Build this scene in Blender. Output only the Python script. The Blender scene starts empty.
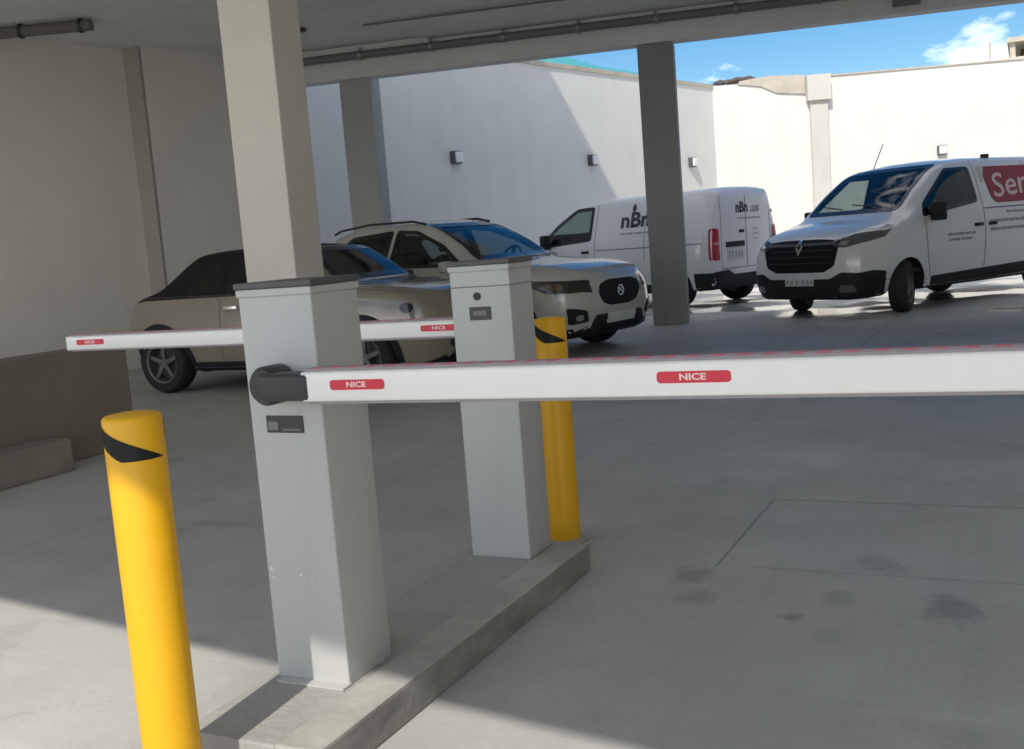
import bpy, bmesh, math, random
from mathutils import Vector, Matrix
from mathutils.bvhtree import BVHTree
R = math.radians
random.seed(7)
S = bpy.context.scene
COL = S.collection

# ------------------------------------------------------------------ materials
def mat(name, rgb, rough=0.5, metal=0.0, coat=0.0, var=0.0, vscale=6.0, bump=0.0, bscale=60.0, spec=0.5, rvar=0.0):
    m = bpy.data.materials.new(name); m.use_nodes = True
    nt = m.node_tree; b = nt.nodes['Principled BSDF']
    b.inputs['Base Color'].default_value = (*rgb, 1)
    b.inputs['Roughness'].default_value = rough
    b.inputs['Metallic'].default_value = metal
    b.inputs['Coat Weight'].default_value = coat
    b.inputs['Coat Roughness'].default_value = 0.04
    b.inputs['Specular IOR Level'].default_value = spec
    tc = nt.nodes.new('ShaderNodeTexCoord')
    if var or rvar:
        n = nt.nodes.new('ShaderNodeTexNoise'); n.inputs['Scale'].default_value = vscale
        n.inputs['Detail'].default_value = 6; n.inputs['Roughness'].default_value = 0.62
        nt.links.new(tc.outputs['Object'], n.inputs['Vector'])
    if var:
        mr = nt.nodes.new('ShaderNodeMapRange')
        mr.inputs['From Min'].default_value = 0.3; mr.inputs['From Max'].default_value = 0.7
        mr.inputs['To Min'].default_value = 1 - var; mr.inputs['To Max'].default_value = 1 + var
        nt.links.new(n.outputs['Fac'], mr.inputs['Value'])
        mx = nt.nodes.new('ShaderNodeVectorMath'); mx.operation = 'SCALE'
        mx.inputs[0].default_value = rgb
        nt.links.new(mr.outputs['Result'], mx.inputs['Scale'])
        nt.links.new(mx.outputs['Vector'], b.inputs['Base Color'])
    if rvar:
        mr2 = nt.nodes.new('ShaderNodeMapRange')
        mr2.inputs['From Min'].default_value = 0.3; mr2.inputs['From Max'].default_value = 0.7
        mr2.inputs['To Min'].default_value = rough - rvar; mr2.inputs['To Max'].default_value = rough + rvar
        nt.links.new(n.outputs['Fac'], mr2.inputs['Value'])
        nt.links.new(mr2.outputs['Result'], b.inputs['Roughness'])
    if bump:
        n2 = nt.nodes.new('ShaderNodeTexNoise'); n2.inputs['Scale'].default_value = bscale
        n2.inputs['Detail'].default_value = 4
        nt.links.new(tc.outputs['Object'], n2.inputs['Vector'])
        bp = nt.nodes.new('ShaderNodeBump'); bp.inputs['Strength'].default_value = bump
        bp.inputs['Distance'].default_value = 0.02
        nt.links.new(n2.outputs['Fac'], bp.inputs['Height'])
        nt.links.new(bp.outputs['Normal'], b.inputs['Normal'])
    return m

def glass_mat(name, tint, ior=1.45):
    m = bpy.data.materials.new(name); m.use_nodes = True
    nt = m.node_tree; nt.nodes.clear()
    o = nt.nodes.new('ShaderNodeOutputMaterial')
    t = nt.nodes.new('ShaderNodeBsdfTransparent'); t.inputs['Color'].default_value = (*tint, 1)
    g = nt.nodes.new('ShaderNodeBsdfGlossy'); g.inputs['Roughness'].default_value = 0.02
    lw = nt.nodes.new('ShaderNodeLayerWeight'); pw = nt.nodes.new('ShaderNodeMath'); pw.operation = 'POWER'; pw.inputs[1].default_value = 4
    f = nt.nodes.new('ShaderNodeMath'); f.operation = 'MULTIPLY_ADD'; f.inputs[1].default_value = .9; f.inputs[2].default_value = .07
    nt.links.new(lw.outputs['Facing'], pw.inputs[0]); nt.links.new(pw.outputs[0], f.inputs[0])
    mx = nt.nodes.new('ShaderNodeMixShader')
    nt.links.new(f.outputs[0], mx.inputs[0]); nt.links.new(t.outputs[0], mx.inputs[1]); nt.links.new(g.outputs[0], mx.inputs[2])
    nt.links.new(mx.outputs[0], o.inputs[0])
    return m

def floor_mat():
    m = bpy.data.materials.new('polished_concrete'); m.use_nodes = True
    nt = m.node_tree; b = nt.nodes['Principled BSDF']; L = nt.links.new
    tc = nt.nodes.new('ShaderNodeTexCoord'); P = tc.outputs['Object']
    def noise(scale, detail=6, rough=0.6, vec=None):
        n = nt.nodes.new('ShaderNodeTexNoise'); n.inputs['Scale'].default_value = scale
        n.inputs['Detail'].default_value = detail; n.inputs['Roughness'].default_value = rough
        L(vec or P, n.inputs['Vector']); return n.outputs['Fac']
    def rng(v, a, b_, c, d):
        r = nt.nodes.new('ShaderNodeMapRange')
        for k, x in zip(('From Min', 'From Max', 'To Min', 'To Max'), (a, b_, c, d)): r.inputs[k].default_value = x
        L(v, r.inputs['Value']); return r.outputs['Result']
    def mth(op, a, b_=None):
        n = nt.nodes.new('ShaderNodeMath'); n.operation = op
        for i, x in enumerate((a, b_)):
            if x is None: continue
            if isinstance(x, (int, float)): n.inputs[i].default_value = x
            else: L(x, n.inputs[i])
        return n.outputs[0]
    big = rng(noise(0.35, 5), .3, .7, .86, 1.12)
    mid = rng(noise(1.7, 8, .68), .3, .7, .90, 1.09)
    fine = rng(noise(38, 4), .3, .7, .95, 1.05)
    mul = mth('MULTIPLY', mth('MULTIPLY', big, mid), fine)
    # dark blotchy stains
    blot = rng(noise(2.6, 7, .55), .60, .72, 1.0, .80)
    mul = mth('MULTIPLY', mul, blot)
    # pale trowel scuffs, stretched
    mp = nt.nodes.new('ShaderNodeMapping'); mp.inputs['Scale'].default_value = (.5, 3.2, 1); mp.inputs['Rotation'].default_value = (0, 0, .25)
    L(P, mp.inputs['Vector'])
    mul = mth('MULTIPLY', mul, rng(noise(1.6, 9, .7, mp.outputs[0]), .58, .74, 1.0, 1.14))
    sx = nt.nodes.new('ShaderNodeSeparateXYZ'); L(P, sx.inputs[0]); X, Y = sx.outputs[0], sx.outputs[1]
    # individual footprints / oil spots
    wob = mth('ADD', mth('MULTIPLY', mth('SUBTRACT', noise(9, 4), .5), 2.0), mth('MULTIPLY', mth('SUBTRACT', noise(38, 5, .7), .5), 1.3))
    for (px, py, rx, ry, k) in ((-1.14, 3.63, .075, .10, .70), (-.53, 3.90, .07, .10, .80), (-.25, 3.47, .085, .13, .70), (-.71, 3.29, .045, .04, .62),
                                (-1.05, 3.40, .06, .08, .78), (-.59, 3.50, .05, .09, .80), (-.45, 3.84, .06, .06, .80), (.1, 4.3, .1, .07, .82), (-3.6, 3.9, .2, .06, .84)):
        dx = mth('DIVIDE', mth('SUBTRACT', X, px), rx); dy = mth('DIVIDE', mth('SUBTRACT', Y, py), ry)
        d = mth('ADD', mth('SQRT', mth('ADD', mth('MULTIPLY', dx, dx), mth('MULTIPLY', dy, dy))), wob)
        mul = mth('MULTIPLY', mul, rng(d, .55, 1.25, k, 1.0))
    # saw-cut joints: (axis coordinate, where, from, to along the other axis)
    def joint(A, B, at, lo, hi, w=.006, k=.55):
        on = mth('LESS_THAN', mth('ABSOLUTE', mth('SUBTRACT', mth('ADD', A, mth('MULTIPLY', wob, .003)), at)), w)
        on = mth('MULTIPLY', on, mth('MULTIPLY', mth('GREATER_THAN', B, lo), mth('LESS_THAN', B, hi)))
        return mth('SUBTRACT', 1.0, mth('MULTIPLY', on, 1 - k))
    for args in ((X, Y, -1.075, 3.74, 4.755), (Y, X, 4.755, -1.075, 5), (Y, X, 3.768, -.95, 5, .005, .70), (Y, X, 4.6, -7, -2.6, .005, .75), (Y, X, 9.4, -9, 5, .012, .7),
                 (X, Y, -3.9, 3.2, 12, .005, .82), (Y, X, 16.5, -9, 6, .012, .7), (X, Y, -1.5, 9.4, 30, .01, .72)):
        mul = mth('MULTIPLY', mul, joint(*args))
    mul = mth('MULTIPLY', mul, rng(noise(150, 3, .7), .30, .44, .86, 1.0))
    mul = mth('MULTIPLY', mul, rng(noise(60, 2, .5), .70, .78, 1.0, 1.10))
    vo = nt.nodes.new('ShaderNodeTexVoronoi'); vo.feature = 'DISTANCE_TO_EDGE'; vo.inputs['Scale'].default_value = .42
    va = nt.nodes.new('ShaderNodeVectorMath'); va.operation = 'MULTIPLY_ADD'; nz = nt.nodes.new('ShaderNodeTexNoise'); nz.inputs['Scale'].default_value = 2.2; nz.inputs['Detail'].default_value = 8; L(P, nz.inputs['Vector'])
    L(nz.outputs['Color'], va.inputs[0]); va.inputs[1].default_value = (.55, .55, 0); L(P, va.inputs[2]); L(va.outputs[0], vo.inputs['Vector'])
    crack = mth('MULTIPLY', mth('LESS_THAN', vo.outputs['Distance'], .0016), rng(noise(.45, 3), .50, .58, 0, .10))
    mul = mth('MULTIPLY', mul, mth('SUBTRACT', 1.0, crack))
    # faint tyre tracks along the drive lane
    mp3 = nt.nodes.new('ShaderNodeMapping'); mp3.inputs['Scale'].default_value = (5.5, .22, 1); mp3.inputs['Rotation'].default_value = (0, 0, .10); L(P, mp3.inputs['Vector'])
    mul = mth('MULTIPLY', mul, rng(noise(1.0, 7, .62, mp3.outputs[0]), .54, .70, 1.0, .90))
    # chalky drips
    pale = rng(noise(5.5, 9, .75), .68, .76, 0, .35)
    vm = nt.nodes.new('ShaderNodeVectorMath'); vm.operation = 'SCALE'; vm.inputs[0].default_value = (.475, .47, .45)
    L(mul, vm.inputs['Scale'])
    mix = nt.nodes.new('ShaderNodeMixRGB'); mix.inputs['Color2'].default_value = (.58, .57, .545, 1)
    L(pale, mix.inputs['Fac']); L(vm.outputs[0], mix.inputs['Color1'])
    L(mix.outputs[0], b.inputs['Base Color'])
    ro = mth('ADD', rng(noise(.8, 6, .6), .35, .65, .42, .62), mth('MULTIPLY', wob, .02))
    wet = mth('MULTIPLY', rng(noise(.55, 5, .55), .46, .54, 0, 1), rng(mth('ADD', Y, mth('MULTIPLY', X, .2)), 13.2, 14.2, 0, 1))
    ro = mth('MULTIPLY', ro, mth('SUBTRACT', 1.0, mth('MULTIPLY', wet, .86)))
    L(ro, b.inputs['Roughness'])
    bp = nt.nodes.new('ShaderNodeBump'); bp.inputs['Distance'].default_value = .01; L(mth('MULTIPLY', mth('SUBTRACT', 1.0, wet), .12), bp.inputs['Strength'])
    L(noise(14, 6), bp.inputs['Height']); L(bp.outputs[0], b.inputs['Normal'])
    return m

M = dict(
    floor=floor_mat(),
    wall=mat('white_render', (.735, .72, .675), .85, var=.035, vscale=1.3, bump=.12, bscale=25),
    hallwall=mat('hall_plaster', (.80, .755, .665), .8, var=.05, vscale=.9, bump=.1, bscale=20),
    coping=mat('coping_stone', (.50, .44, .36), .85, var=.2, vscale=5),
    beigerender=mat('grey_beige_render', (.52, .47, .40), .9, var=.18, vscale=4, bump=.3, bscale=30),
    pilaster=mat('pilaster_render', (.60, .58, .53), .85, var=.05, vscale=2),
    ceil=mat('ceiling_concrete', (.76, .76, .74), .8, var=.08, vscale=1.2, bump=.1),
    beam=mat('beam_paint', (.72, .71, .69), .75, var=.06, vscale=2),
    cream=mat('cream_column_paint', (.70, .66, .58), .75, var=.05, vscale=2.5, bump=.08),
    greycol=mat('grey_column_paint', (.28, .285, .28), .7, var=.08, vscale=3),
    brown=mat('brown_wall_paint', (.22, .182, .142), .8, var=.12, vscale=2),
    kerbblk=mat('kerb_block_concrete', (.26, .222, .18), .85, var=.18, vscale=5, bump=.2),
    island=mat('island_concrete', (.36, .355, .335), .7, var=.10, vscale=5, bump=.25, bscale=40),
    kerb=mat('kerb_concrete', (.40, .39, .36), .75, var=.22, vscale=4.5, bump=.14, bscale=45),
    kerbdark=mat('kerb_rubber_marks', (.20, .195, .18), .8, var=.25, vscale=14),
    yellow=mat('yellow_paint', (.78, .41, .002), .5, coat=.03, var=.03, vscale=9, rvar=.05),
    black=mat('black_tape', (.022, .024, .024), .5),
    cabinet=mat('grey_cabinet_paint', (.46, .465, .45), .42, var=.025, vscale=4, rvar=.06, bump=.03, bscale=300),
    lid=mat('dark_lid', (.085, .087, .082), .5, var=.1, vscale=10),
    seam=mat('seam_shadow_gap', (.16, .165, .16), .7),
    blackplastic=mat('black_plastic', (.03, .031, .031), .45, var=.1, vscale=12),
    label=mat('dark_label', (.035, .034, .032), .3, var=.2, vscale=30),
    labelgrey=mat('label_print', (.17, .17, .165), .5),
    arm=mat('white_arm_paint', (.82, .81, .76), .32, coat=.15, var=.02, vscale=5),
    armrubber=mat('arm_rubber_strip', (.30, .27, .28), .6, var=.1, vscale=20),
    stickerwhite=mat('bare_primer', (.78, .77, .74), .6),
    red=mat('red_sticker', (.62, .03, .055), .4),
    stickerink=mat('sticker_print', (.86, .62, .60), .5),
    pipe=mat('pipe_plastic', (.17, .17, .168), .5),
    clip=mat('pipe_clip_metal', (.30, .30, .30), .4, metal=.6),
    darkpipe=mat('drain_pipe', (.15, .14, .125), .8),
    lampbody=mat('lamp_housing', (.10, .10, .105), .5),
    lampdiff=mat('lamp_diffuser', (.85, .85, .84), .3),
    teal=mat('teal_sheet_metal', (.08, .38, .40), .5, var=.12, vscale=3),
    tile=mat('sandy_roof_tile', (.55, .38, .22), .85, var=.25, vscale=9),
    rubble=mat('dark_roof_rubble', (.10, .085, .075), .9, var=.3, vscale=8),
    concrete2=mat('facade_render', (.55, .52, .46), .85, var=.06, vscale=.6),
    white=mat('white_car_paint', (.72, .73, .74), .28, coat=.8, var=.015, vscale=2),
    pearl=mat('pearl_car_paint', (.53, .52, .485), .25, coat=.9, var=.02, vscale=2),
    creampaint=mat('cream_car_paint', (.27, .24, .18), .25, coat=.8, var=.02, vscale=2),
    cladding=mat('black_bumper_plastic', (.016, .017, .019), .6, spec=.3, var=.15, vscale=9),
    grille=mat('grille_mesh', (.006, .007, .009), .55, spec=.25),
    chrome=mat('chrome', (.72, .73, .74), .12, metal=1),
    tyre=mat('tyre_rubber', (.018, .018, .019), .8, var=.2, vscale=20),
    rim=mat('alloy_rim', (.30, .30, .30), .35, metal=.8),
    steel=mat('grey_wheel_cover', (.13, .13, .135), .45, metal=.3),
    softtop=mat('soft_top_fabric', (.008, .008, .009), .95, var=.2, vscale=40),
    interior=mat('cabin_plastic', (.025, .025, .027), .7),
    seat=mat('seat_fabric', (.035, .035, .04), .9, var=.2, vscale=30),
    lens=mat('headlamp_lens', (.10, .105, .11), .08, coat=1),
    lensdark=mat('dark_headlamp_lens', (.03, .028, .025), .15, coat=.5),
    amber=mat('amber_lens', (.10, .06, .025), .15, coat=1),
    taillamp=mat('tail_lamp_lens', (.42, .012, .03), .3, coat=.3),
    tailwhite=mat('tail_lamp_band', (.55, .22, .25), .2, coat=1),
    plate=mat('number_plate', (.62, .63, .62), .5),
    ink=mat('sign_ink', (.035, .045, .06), .5),
    inkgrey=mat('grey_lettering', (.31, .32, .34), .5),
    redpanel=mat('red_vinyl_panel', (.27, .016, .028), .4, var=.06, vscale=6),
    cream_ink=mat('cream_lettering', (.66, .52, .50), .5),
    glass=glass_mat('tinted_glass', (.30, .34, .33)),
    glassclear=glass_mat('clear_glass', (.74, .82, .78)),
    glassmid=glass_mat('green_glass', (.46, .56, .52)),
    glassdark=glass_mat('privacy_glass', (.05, .055, .055)),
    trim=mat('black_window_trim', (.015, .016, .017), .25, coat=.3),
    line=mat('panel_gap', (.15, .15, .155), .7),
)

def dashed_mat():
    m = mat('dashed_reflector', (.3, .26, .27), .5); nt = m.node_tree; L = nt.links.new
    tc = nt.nodes.new('ShaderNodeTexCoord'); sx = nt.nodes.new('ShaderNodeSeparateXYZ'); L(tc.outputs['Object'], sx.inputs[0])
    md = nt.nodes.new('ShaderNodeMath'); md.operation = 'PINGPONG'; md.inputs[1].default_value = .027; L(sx.outputs[0], md.inputs[0])
    gt = nt.nodes.new('ShaderNodeMath'); gt.operation = 'GREATER_THAN'; gt.inputs[1].default_value = .012; L(md.outputs[0], gt.inputs[0])
    mx = nt.nodes.new('ShaderNodeMixRGB'); mx.inputs['Color1'].default_value = (.42, .33, .36, 1); mx.inputs['Color2'].default_value = (.62, .17, .22, 1)
    L(gt.outputs[0], mx.inputs['Fac']); L(mx.outputs[0], nt.nodes['Principled BSDF'].inputs['Base Color']); return m
M['dashed'] = dashed_mat()
def scuffs(m, rgb, lo, hi, sc=(22, 22, 7)):
    nt = m.node_tree; L = nt.links.new; b = nt.nodes['Principled BSDF']
    src = b.inputs['Base Color'].links[0].from_socket; tc = nt.nodes.new('ShaderNodeTexCoord')
    mp = nt.nodes.new('ShaderNodeMapping'); mp.inputs['Scale'].default_value = sc; mp.inputs['Rotation'].default_value = (.3, .2, 0); L(tc.outputs['Object'], mp.inputs['Vector'])
    n = nt.nodes.new('ShaderNodeTexNoise'); n.inputs['Scale'].default_value = 1.0; n.inputs['Detail'].default_value = 9; n.inputs['Roughness'].default_value = .72; L(mp.outputs[0], n.inputs['Vector'])
    r = nt.nodes.new('ShaderNodeMapRange'); r.inputs['From Min'].default_value = lo; r.inputs['From Max'].default_value = hi; r.inputs['To Max'].default_value = .75; L(n.outputs['Fac'], r.inputs['Value'])
    mx = nt.nodes.new('ShaderNodeMixRGB'); mx.inputs['Color2'].default_value = (*rgb, 1); L(r.outputs[0], mx.inputs['Fac']); L(src, mx.inputs['Color1']); L(mx.outputs[0], b.inputs['Base Color'])
scuffs(M['yellow'], (.42, .25, .03), .66, .74)
scuffs(M['arm'], (.50, .48, .43), .68, .80, (4, 30, 30))
scuffs(M['cabinet'], (.34, .335, .32), .69, .78, (9, 9, 14))
def kerb_shade_wear(m):  # right-hand faces darkened: shade painted into the colour, plus tyre scuffs
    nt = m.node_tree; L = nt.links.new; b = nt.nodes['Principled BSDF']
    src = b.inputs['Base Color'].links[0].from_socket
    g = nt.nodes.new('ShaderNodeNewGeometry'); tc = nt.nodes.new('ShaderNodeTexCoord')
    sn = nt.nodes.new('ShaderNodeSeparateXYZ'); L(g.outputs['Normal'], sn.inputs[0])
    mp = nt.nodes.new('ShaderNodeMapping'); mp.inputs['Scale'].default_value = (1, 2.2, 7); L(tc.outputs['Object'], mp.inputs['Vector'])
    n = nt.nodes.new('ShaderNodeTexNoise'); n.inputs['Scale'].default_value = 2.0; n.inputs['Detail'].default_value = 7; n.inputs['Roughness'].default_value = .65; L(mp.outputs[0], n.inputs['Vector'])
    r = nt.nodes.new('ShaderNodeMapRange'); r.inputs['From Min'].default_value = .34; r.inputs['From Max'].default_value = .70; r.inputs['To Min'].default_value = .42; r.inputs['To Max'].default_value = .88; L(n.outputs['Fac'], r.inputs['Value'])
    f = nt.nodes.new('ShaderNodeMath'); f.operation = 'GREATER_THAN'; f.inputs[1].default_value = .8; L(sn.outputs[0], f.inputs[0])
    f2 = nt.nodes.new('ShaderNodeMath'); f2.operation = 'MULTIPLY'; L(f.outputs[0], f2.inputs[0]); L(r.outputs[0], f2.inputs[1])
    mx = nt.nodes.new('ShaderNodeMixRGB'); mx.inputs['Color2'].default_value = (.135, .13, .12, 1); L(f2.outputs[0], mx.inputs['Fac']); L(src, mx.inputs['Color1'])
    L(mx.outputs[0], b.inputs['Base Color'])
kerb_shade_wear(M['kerb'])
def streaks(m, k=.86, sc=1.1):
    """faint rain streaks and patching on painted render"""
    nt = m.node_tree; L = nt.links.new; b = nt.nodes['Principled BSDF']
    src = b.inputs['Base Color'].links[0].from_socket; tc = nt.nodes.new('ShaderNodeTexCoord')
    mp = nt.nodes.new('ShaderNodeMapping'); mp.inputs['Scale'].default_value = (3.5, 3.5, .22); L(tc.outputs['Object'], mp.inputs['Vector'])
    n = nt.nodes.new('ShaderNodeTexNoise'); n.inputs['Scale'].default_value = sc; n.inputs['Detail'].default_value = 6; L(mp.outputs[0], n.inputs['Vector'])
    r = nt.nodes.new('ShaderNodeMapRange'); r.inputs['From Min'].default_value = .52; r.inputs['From Max'].default_value = .75; r.inputs['To Min'].default_value = 1; r.inputs['To Max'].default_value = k; L(n.outputs['Fac'], r.inputs['Value'])
    v = nt.nodes.new('ShaderNodeVectorMath'); v.operation = 'SCALE'; L(src, v.inputs[0]); L(r.outputs[0], v.inputs['Scale']); L(v.outputs[0], b.inputs['Base Color'])
for k_ in ('wall', 'hallwall'): streaks(M[k_], .955, .9)
streaks(M['cabinet'], .94, 2.5)

# ------------------------------------------------------------------ helpers
def tag(o, label=None, cat=None, group=None, kind=None):
    if label: o['label'] = label
    if cat: o['category'] = cat
    if group: o['group'] = group
    if kind: o['kind'] = kind
    return o
def empty(name, loc=(0, 0, 0), rz=0, **k):
    o = bpy.data.objects.new(name, None); COL.objects.link(o)
    o.location = loc; o.rotation_euler = (0, 0, rz); o.empty_display_size = .2
    return tag(o, **k)
def mesh_obj(name, bm, m, parent=None, smooth=False, **k):
    me = bpy.data.meshes.new(name)
    bmesh.ops.recalc_face_normals(bm, faces=bm.faces)
    if smooth:
        for f in bm.faces: f.smooth = True
        for e in bm.edges:
            if len(e.link_faces) == 2 and e.calc_face_angle(0) > R(38): e.smooth = False
    bm.to_mesh(me); bm.free(); me.materials.append(m)
    o = bpy.data.objects.new(name, me); COL.objects.link(o)
    if parent: o.parent = parent
    return tag(o, **k)
def prism(bm, pts, z0, z1):
    a = [bm.verts.new((x, y, z0)) for x, y in pts]; b = [bm.verts.new((x, y, z1)) for x, y in pts]
    n = len(pts); bm.faces.new(a[::-1]); bm.faces.new(b)
    for i in range(n): bm.faces.new((a[i], a[(i + 1) % n], b[(i + 1) % n], b[i]))
def box(bm, x0, x1, y0, y1, z0, z1, bev=0.0, mtx=None, seg=2):
    t = bmesh.new(); prism(t, [(x0, y0), (x1, y0), (x1, y1), (x0, y1)], z0, z1)
    if bev: bmesh.ops.bevel(t, geom=t.edges[:], offset=bev, segments=seg, affect='EDGES', profile=.6)
    if mtx: t.transform(mtx)
    join(bm, t)
def join(bm, t):
    me = bpy.data.meshes.new('t'); t.to_mesh(me); t.free(); bm.from_mesh(me); bpy.data.meshes.remove(me)
def BX(*a, **k):
    bm = bmesh.new(); box(bm, *a, **k); return bm
def tube(bm, p, q, r, n=16, r2=None, cap=True):
    p, q = Vector(p), Vector(q); d = (q - p)
    t = bmesh.new()
    bmesh.ops.create_cone(t, cap_ends=cap, segments=n, radius1=r, radius2=r if r2 is None else r2, depth=d.length)
    t.transform(Matrix.Translation((p + q) / 2) @ d.to_track_quat('Z', 'Y').to_matrix().to_4x4()); join(bm, t)
def lathe(bm, prof, n=40, mtx=None, closed=False):
    t = bmesh.new(); rings = []
    for r, z in prof: rings.append([t.verts.new((r * math.cos(2 * math.pi * i / n), r * math.sin(2 * math.pi * i / n), z)) for i in range(n)])
    pairs = list(zip(rings, rings[1:])) + ([(rings[-1], rings[0])] if closed else [])
    for a, b in pairs:
        for i in range(n): t.faces.new((a[i], a[(i + 1) % n], b[(i + 1) % n], b[i]))
    bmesh.ops.remove_doubles(t, verts=t.verts, dist=1e-6)
    if mtx: t.transform(mtx)
    join(bm, t)
def text_bm(s, size, shear=0.0, width=None, bold=0.0):
    c = bpy.data.curves.new('t', 'FONT'); c.body = s; c.size = size; c.align_x = 'CENTER'; c.align_y = 'CENTER'; c.shear = shear; c.offset = bold; c.resolution_u = 3
    o = bpy.data.objects.new('t', c); COL.objects.link(o)
    bpy.context.view_layer.update()
    me = bpy.data.meshes.new_from_object(o.evaluated_get(bpy.context.evaluated_depsgraph_get()))
    bm = bmesh.new(); bm.from_mesh(me)
    bpy.data.objects.remove(o); bpy.data.curves.remove(c); bpy.data.meshes.remove(me)
    if width:
        xs = [v.co.x for v in bm.verts]; k = width / (max(xs) - min(xs))
        for v in bm.verts: v.co.x *= k
    return bm
def wall_seg(name, p, q, th, z0, z1, m, parent=None, side=1, **k):
    """wall whose visible face runs p->q, thickness th on the side given"""
    p, q = Vector((*p, 0)), Vector((*q, 0)); d = (q - p).normalized(); n = Vector((-d.y, d.x, 0)) * th * side
    bm = bmesh.new(); prism(bm, [(p.x, p.y), (q.x, q.y), (q.x + n.x, q.y + n.y), (p.x + n.x, p.y + n.y)], z0, z1)
    return mesh_obj(name, bm, m, parent, **k)

# ------------------------------------------------------------------ camera (origin of the scene is under the camera; +Y runs along the barrier island)
A = R(26.4); PITCH = R(7.0); ROLL = R(-4.46)
cam = bpy.data.cameras.new('camera'); co = bpy.data.objects.new('camera', cam); COL.objects.link(co)
F = Vector((0, math.cos(PITCH), -math.sin(PITCH))); Rt = Vector((1, 0, 0)); U = Rt.cross(F)
R2 = Rt * math.cos(ROLL) + U * math.sin(ROLL); U2 = -Rt * math.sin(ROLL) + U * math.cos(ROLL)
rz = Matrix.Rotation(A, 3, 'Z'); R2, U2, F = rz @ R2, rz @ U2, rz @ F
co.matrix_world = Matrix(((R2.x, U2.x, -F.x, 0), (R2.y, U2.y, -F.y, 0), (R2.z, U2.z, -F.z, 1.25), (0, 0, 0, 1)))
cam.sensor_width = 36; cam.lens = 36 * 1060 / 1024; cam.clip_end = 3000; cam.clip_start = .05
S.camera = co

# ------------------------------------------------------------------ light
EL = R(45); AZ = R(-5)
sdir = Vector((math.sin(AZ) * math.cos(EL), math.cos(AZ) * math.cos(EL), -math.sin(EL)))
sun = bpy.data.lights.new('sun', 'SUN'); sun.energy = 2.05; sun.angle = R(.55); sun.color = (1, .935, .83)
so = bpy.data.objects.new('sun', sun); COL.objects.link(so); so.rotation_euler = sdir.to_track_quat('-Z', 'Y').to_euler(); so.location = (0, -20, 30)
w = bpy.data.worlds.new('World'); S.world = w; w.use_nodes = True
nt = w.node_tree; nt.nodes.clear(); L = nt.links.new
out = nt.nodes.new('ShaderNodeOutputWorld'); bg = nt.nodes.new('ShaderNodeBackground'); bg.inputs['Strength'].default_value = .12
sky = nt.nodes.new('ShaderNodeTexSky'); sky.sky_type = 'NISHITA'; sky.sun_disc = False
sky.sun_elevation = EL; sky.sun_rotation = math.pi - R(5); sky.air_density = 1.0; sky.dust_density = .1; sky.ozone_density = 3.0
# a few low white clouds
tc = nt.nodes.new('ShaderNodeTexCoord'); mp = nt.nodes.new('ShaderNodeMapping'); mp.inputs['Scale'].default_value = (5, 5, 11)
L(tc.outputs['Generated'], mp.inputs['Vector'])
n1 = nt.nodes.new('ShaderNodeTexNoise'); n1.inputs['Scale'].default_value = 1.5; n1.inputs['Detail'].default_value = 9; n1.inputs['Roughness'].default_value = .6
L(mp.outputs[0], n1.inputs['Vector'])
sx = nt.nodes.new('ShaderNodeSeparateXYZ'); L(tc.outputs['Generated'], sx.inputs[0])
hz = nt.nodes.new('ShaderNodeMapRange'); hz.inputs['From Min'].default_value = .10; hz.inputs['From Max'].default_value = .19; hz.inputs['To Min'].default_value = .115; hz.inputs['To Max'].default_value = -.15
L(sx.outputs[2], hz.inputs['Value'])
ad = nt.nodes.new('ShaderNodeMath'); ad.operation = 'ADD'; L(n1.outputs['Fac'], ad.inputs[0]); L(hz.outputs[0], ad.inputs[1])
# unseen bright cloud added overhead and sunward to fill the shade; far side blue
bi = nt.nodes.new('ShaderNodeMapRange'); bi.inputs['From Min'].default_value = -.1; bi.inputs['From Max'].default_value = .45; bi.inputs['To Min'].default_value = .30; bi.inputs['To Max'].default_value = 0
L(sx.outputs[1], bi.inputs['Value'])
bz = nt.nodes.new('ShaderNodeMapRange'); bz.inputs['From Min'].default_value = .52; bz.inputs['From Max'].default_value = .80; bz.inputs['To Min'].default_value = 0; bz.inputs['To Max'].default_value = .32
L(sx.outputs[2], bz.inputs['Value'])
mxb = nt.nodes.new('ShaderNodeMath'); mxb.operation = 'MAXIMUM'; L(bi.outputs[0], mxb.inputs[0]); L(bz.outputs[0], mxb.inputs[1])
ad2 = nt.nodes.new('ShaderNodeMath'); ad2.operation = 'ADD'; L(ad.outputs[0], ad2.inputs[0]); L(mxb.outputs[0], ad2.inputs[1])
cr = nt.nodes.new('ShaderNodeMapRange'); cr.inputs['From Min'].default_value = .60; cr.inputs['From Max'].default_value = .92; L(ad2.outputs[0], cr.inputs['Value'])
hs = nt.nodes.new('ShaderNodeHueSaturation'); hs.inputs['Saturation'].default_value = 1.36; hs.inputs['Value'].default_value = .53; L(sky.outputs[0], hs.inputs['Color'])
mx = nt.nodes.new('ShaderNodeMixRGB'); L(cr.outputs[0], mx.inputs['Fac']); L(hs.outputs[0], mx.inputs['Color1']); mx.inputs['Color2'].default_value = (14.5, 14.0, 13.2, 1)
L(mx.outputs[0], bg.inputs['Color']); L(bg.outputs[0], out.inputs[0])
S.view_settings.view_transform = 'Standard'; S.view_settings.look = 'None'; S.view_settings.gamma = 1; S.view_settings.exposure = 0.92
S.render.engine = 'CYCLES'
S.cycles.max_bounces = 10; S.cycles.diffuse_bounces = 6; S.cycles.transparent_max_bounces = 24; S.cycles.use_denoising = True

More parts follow.
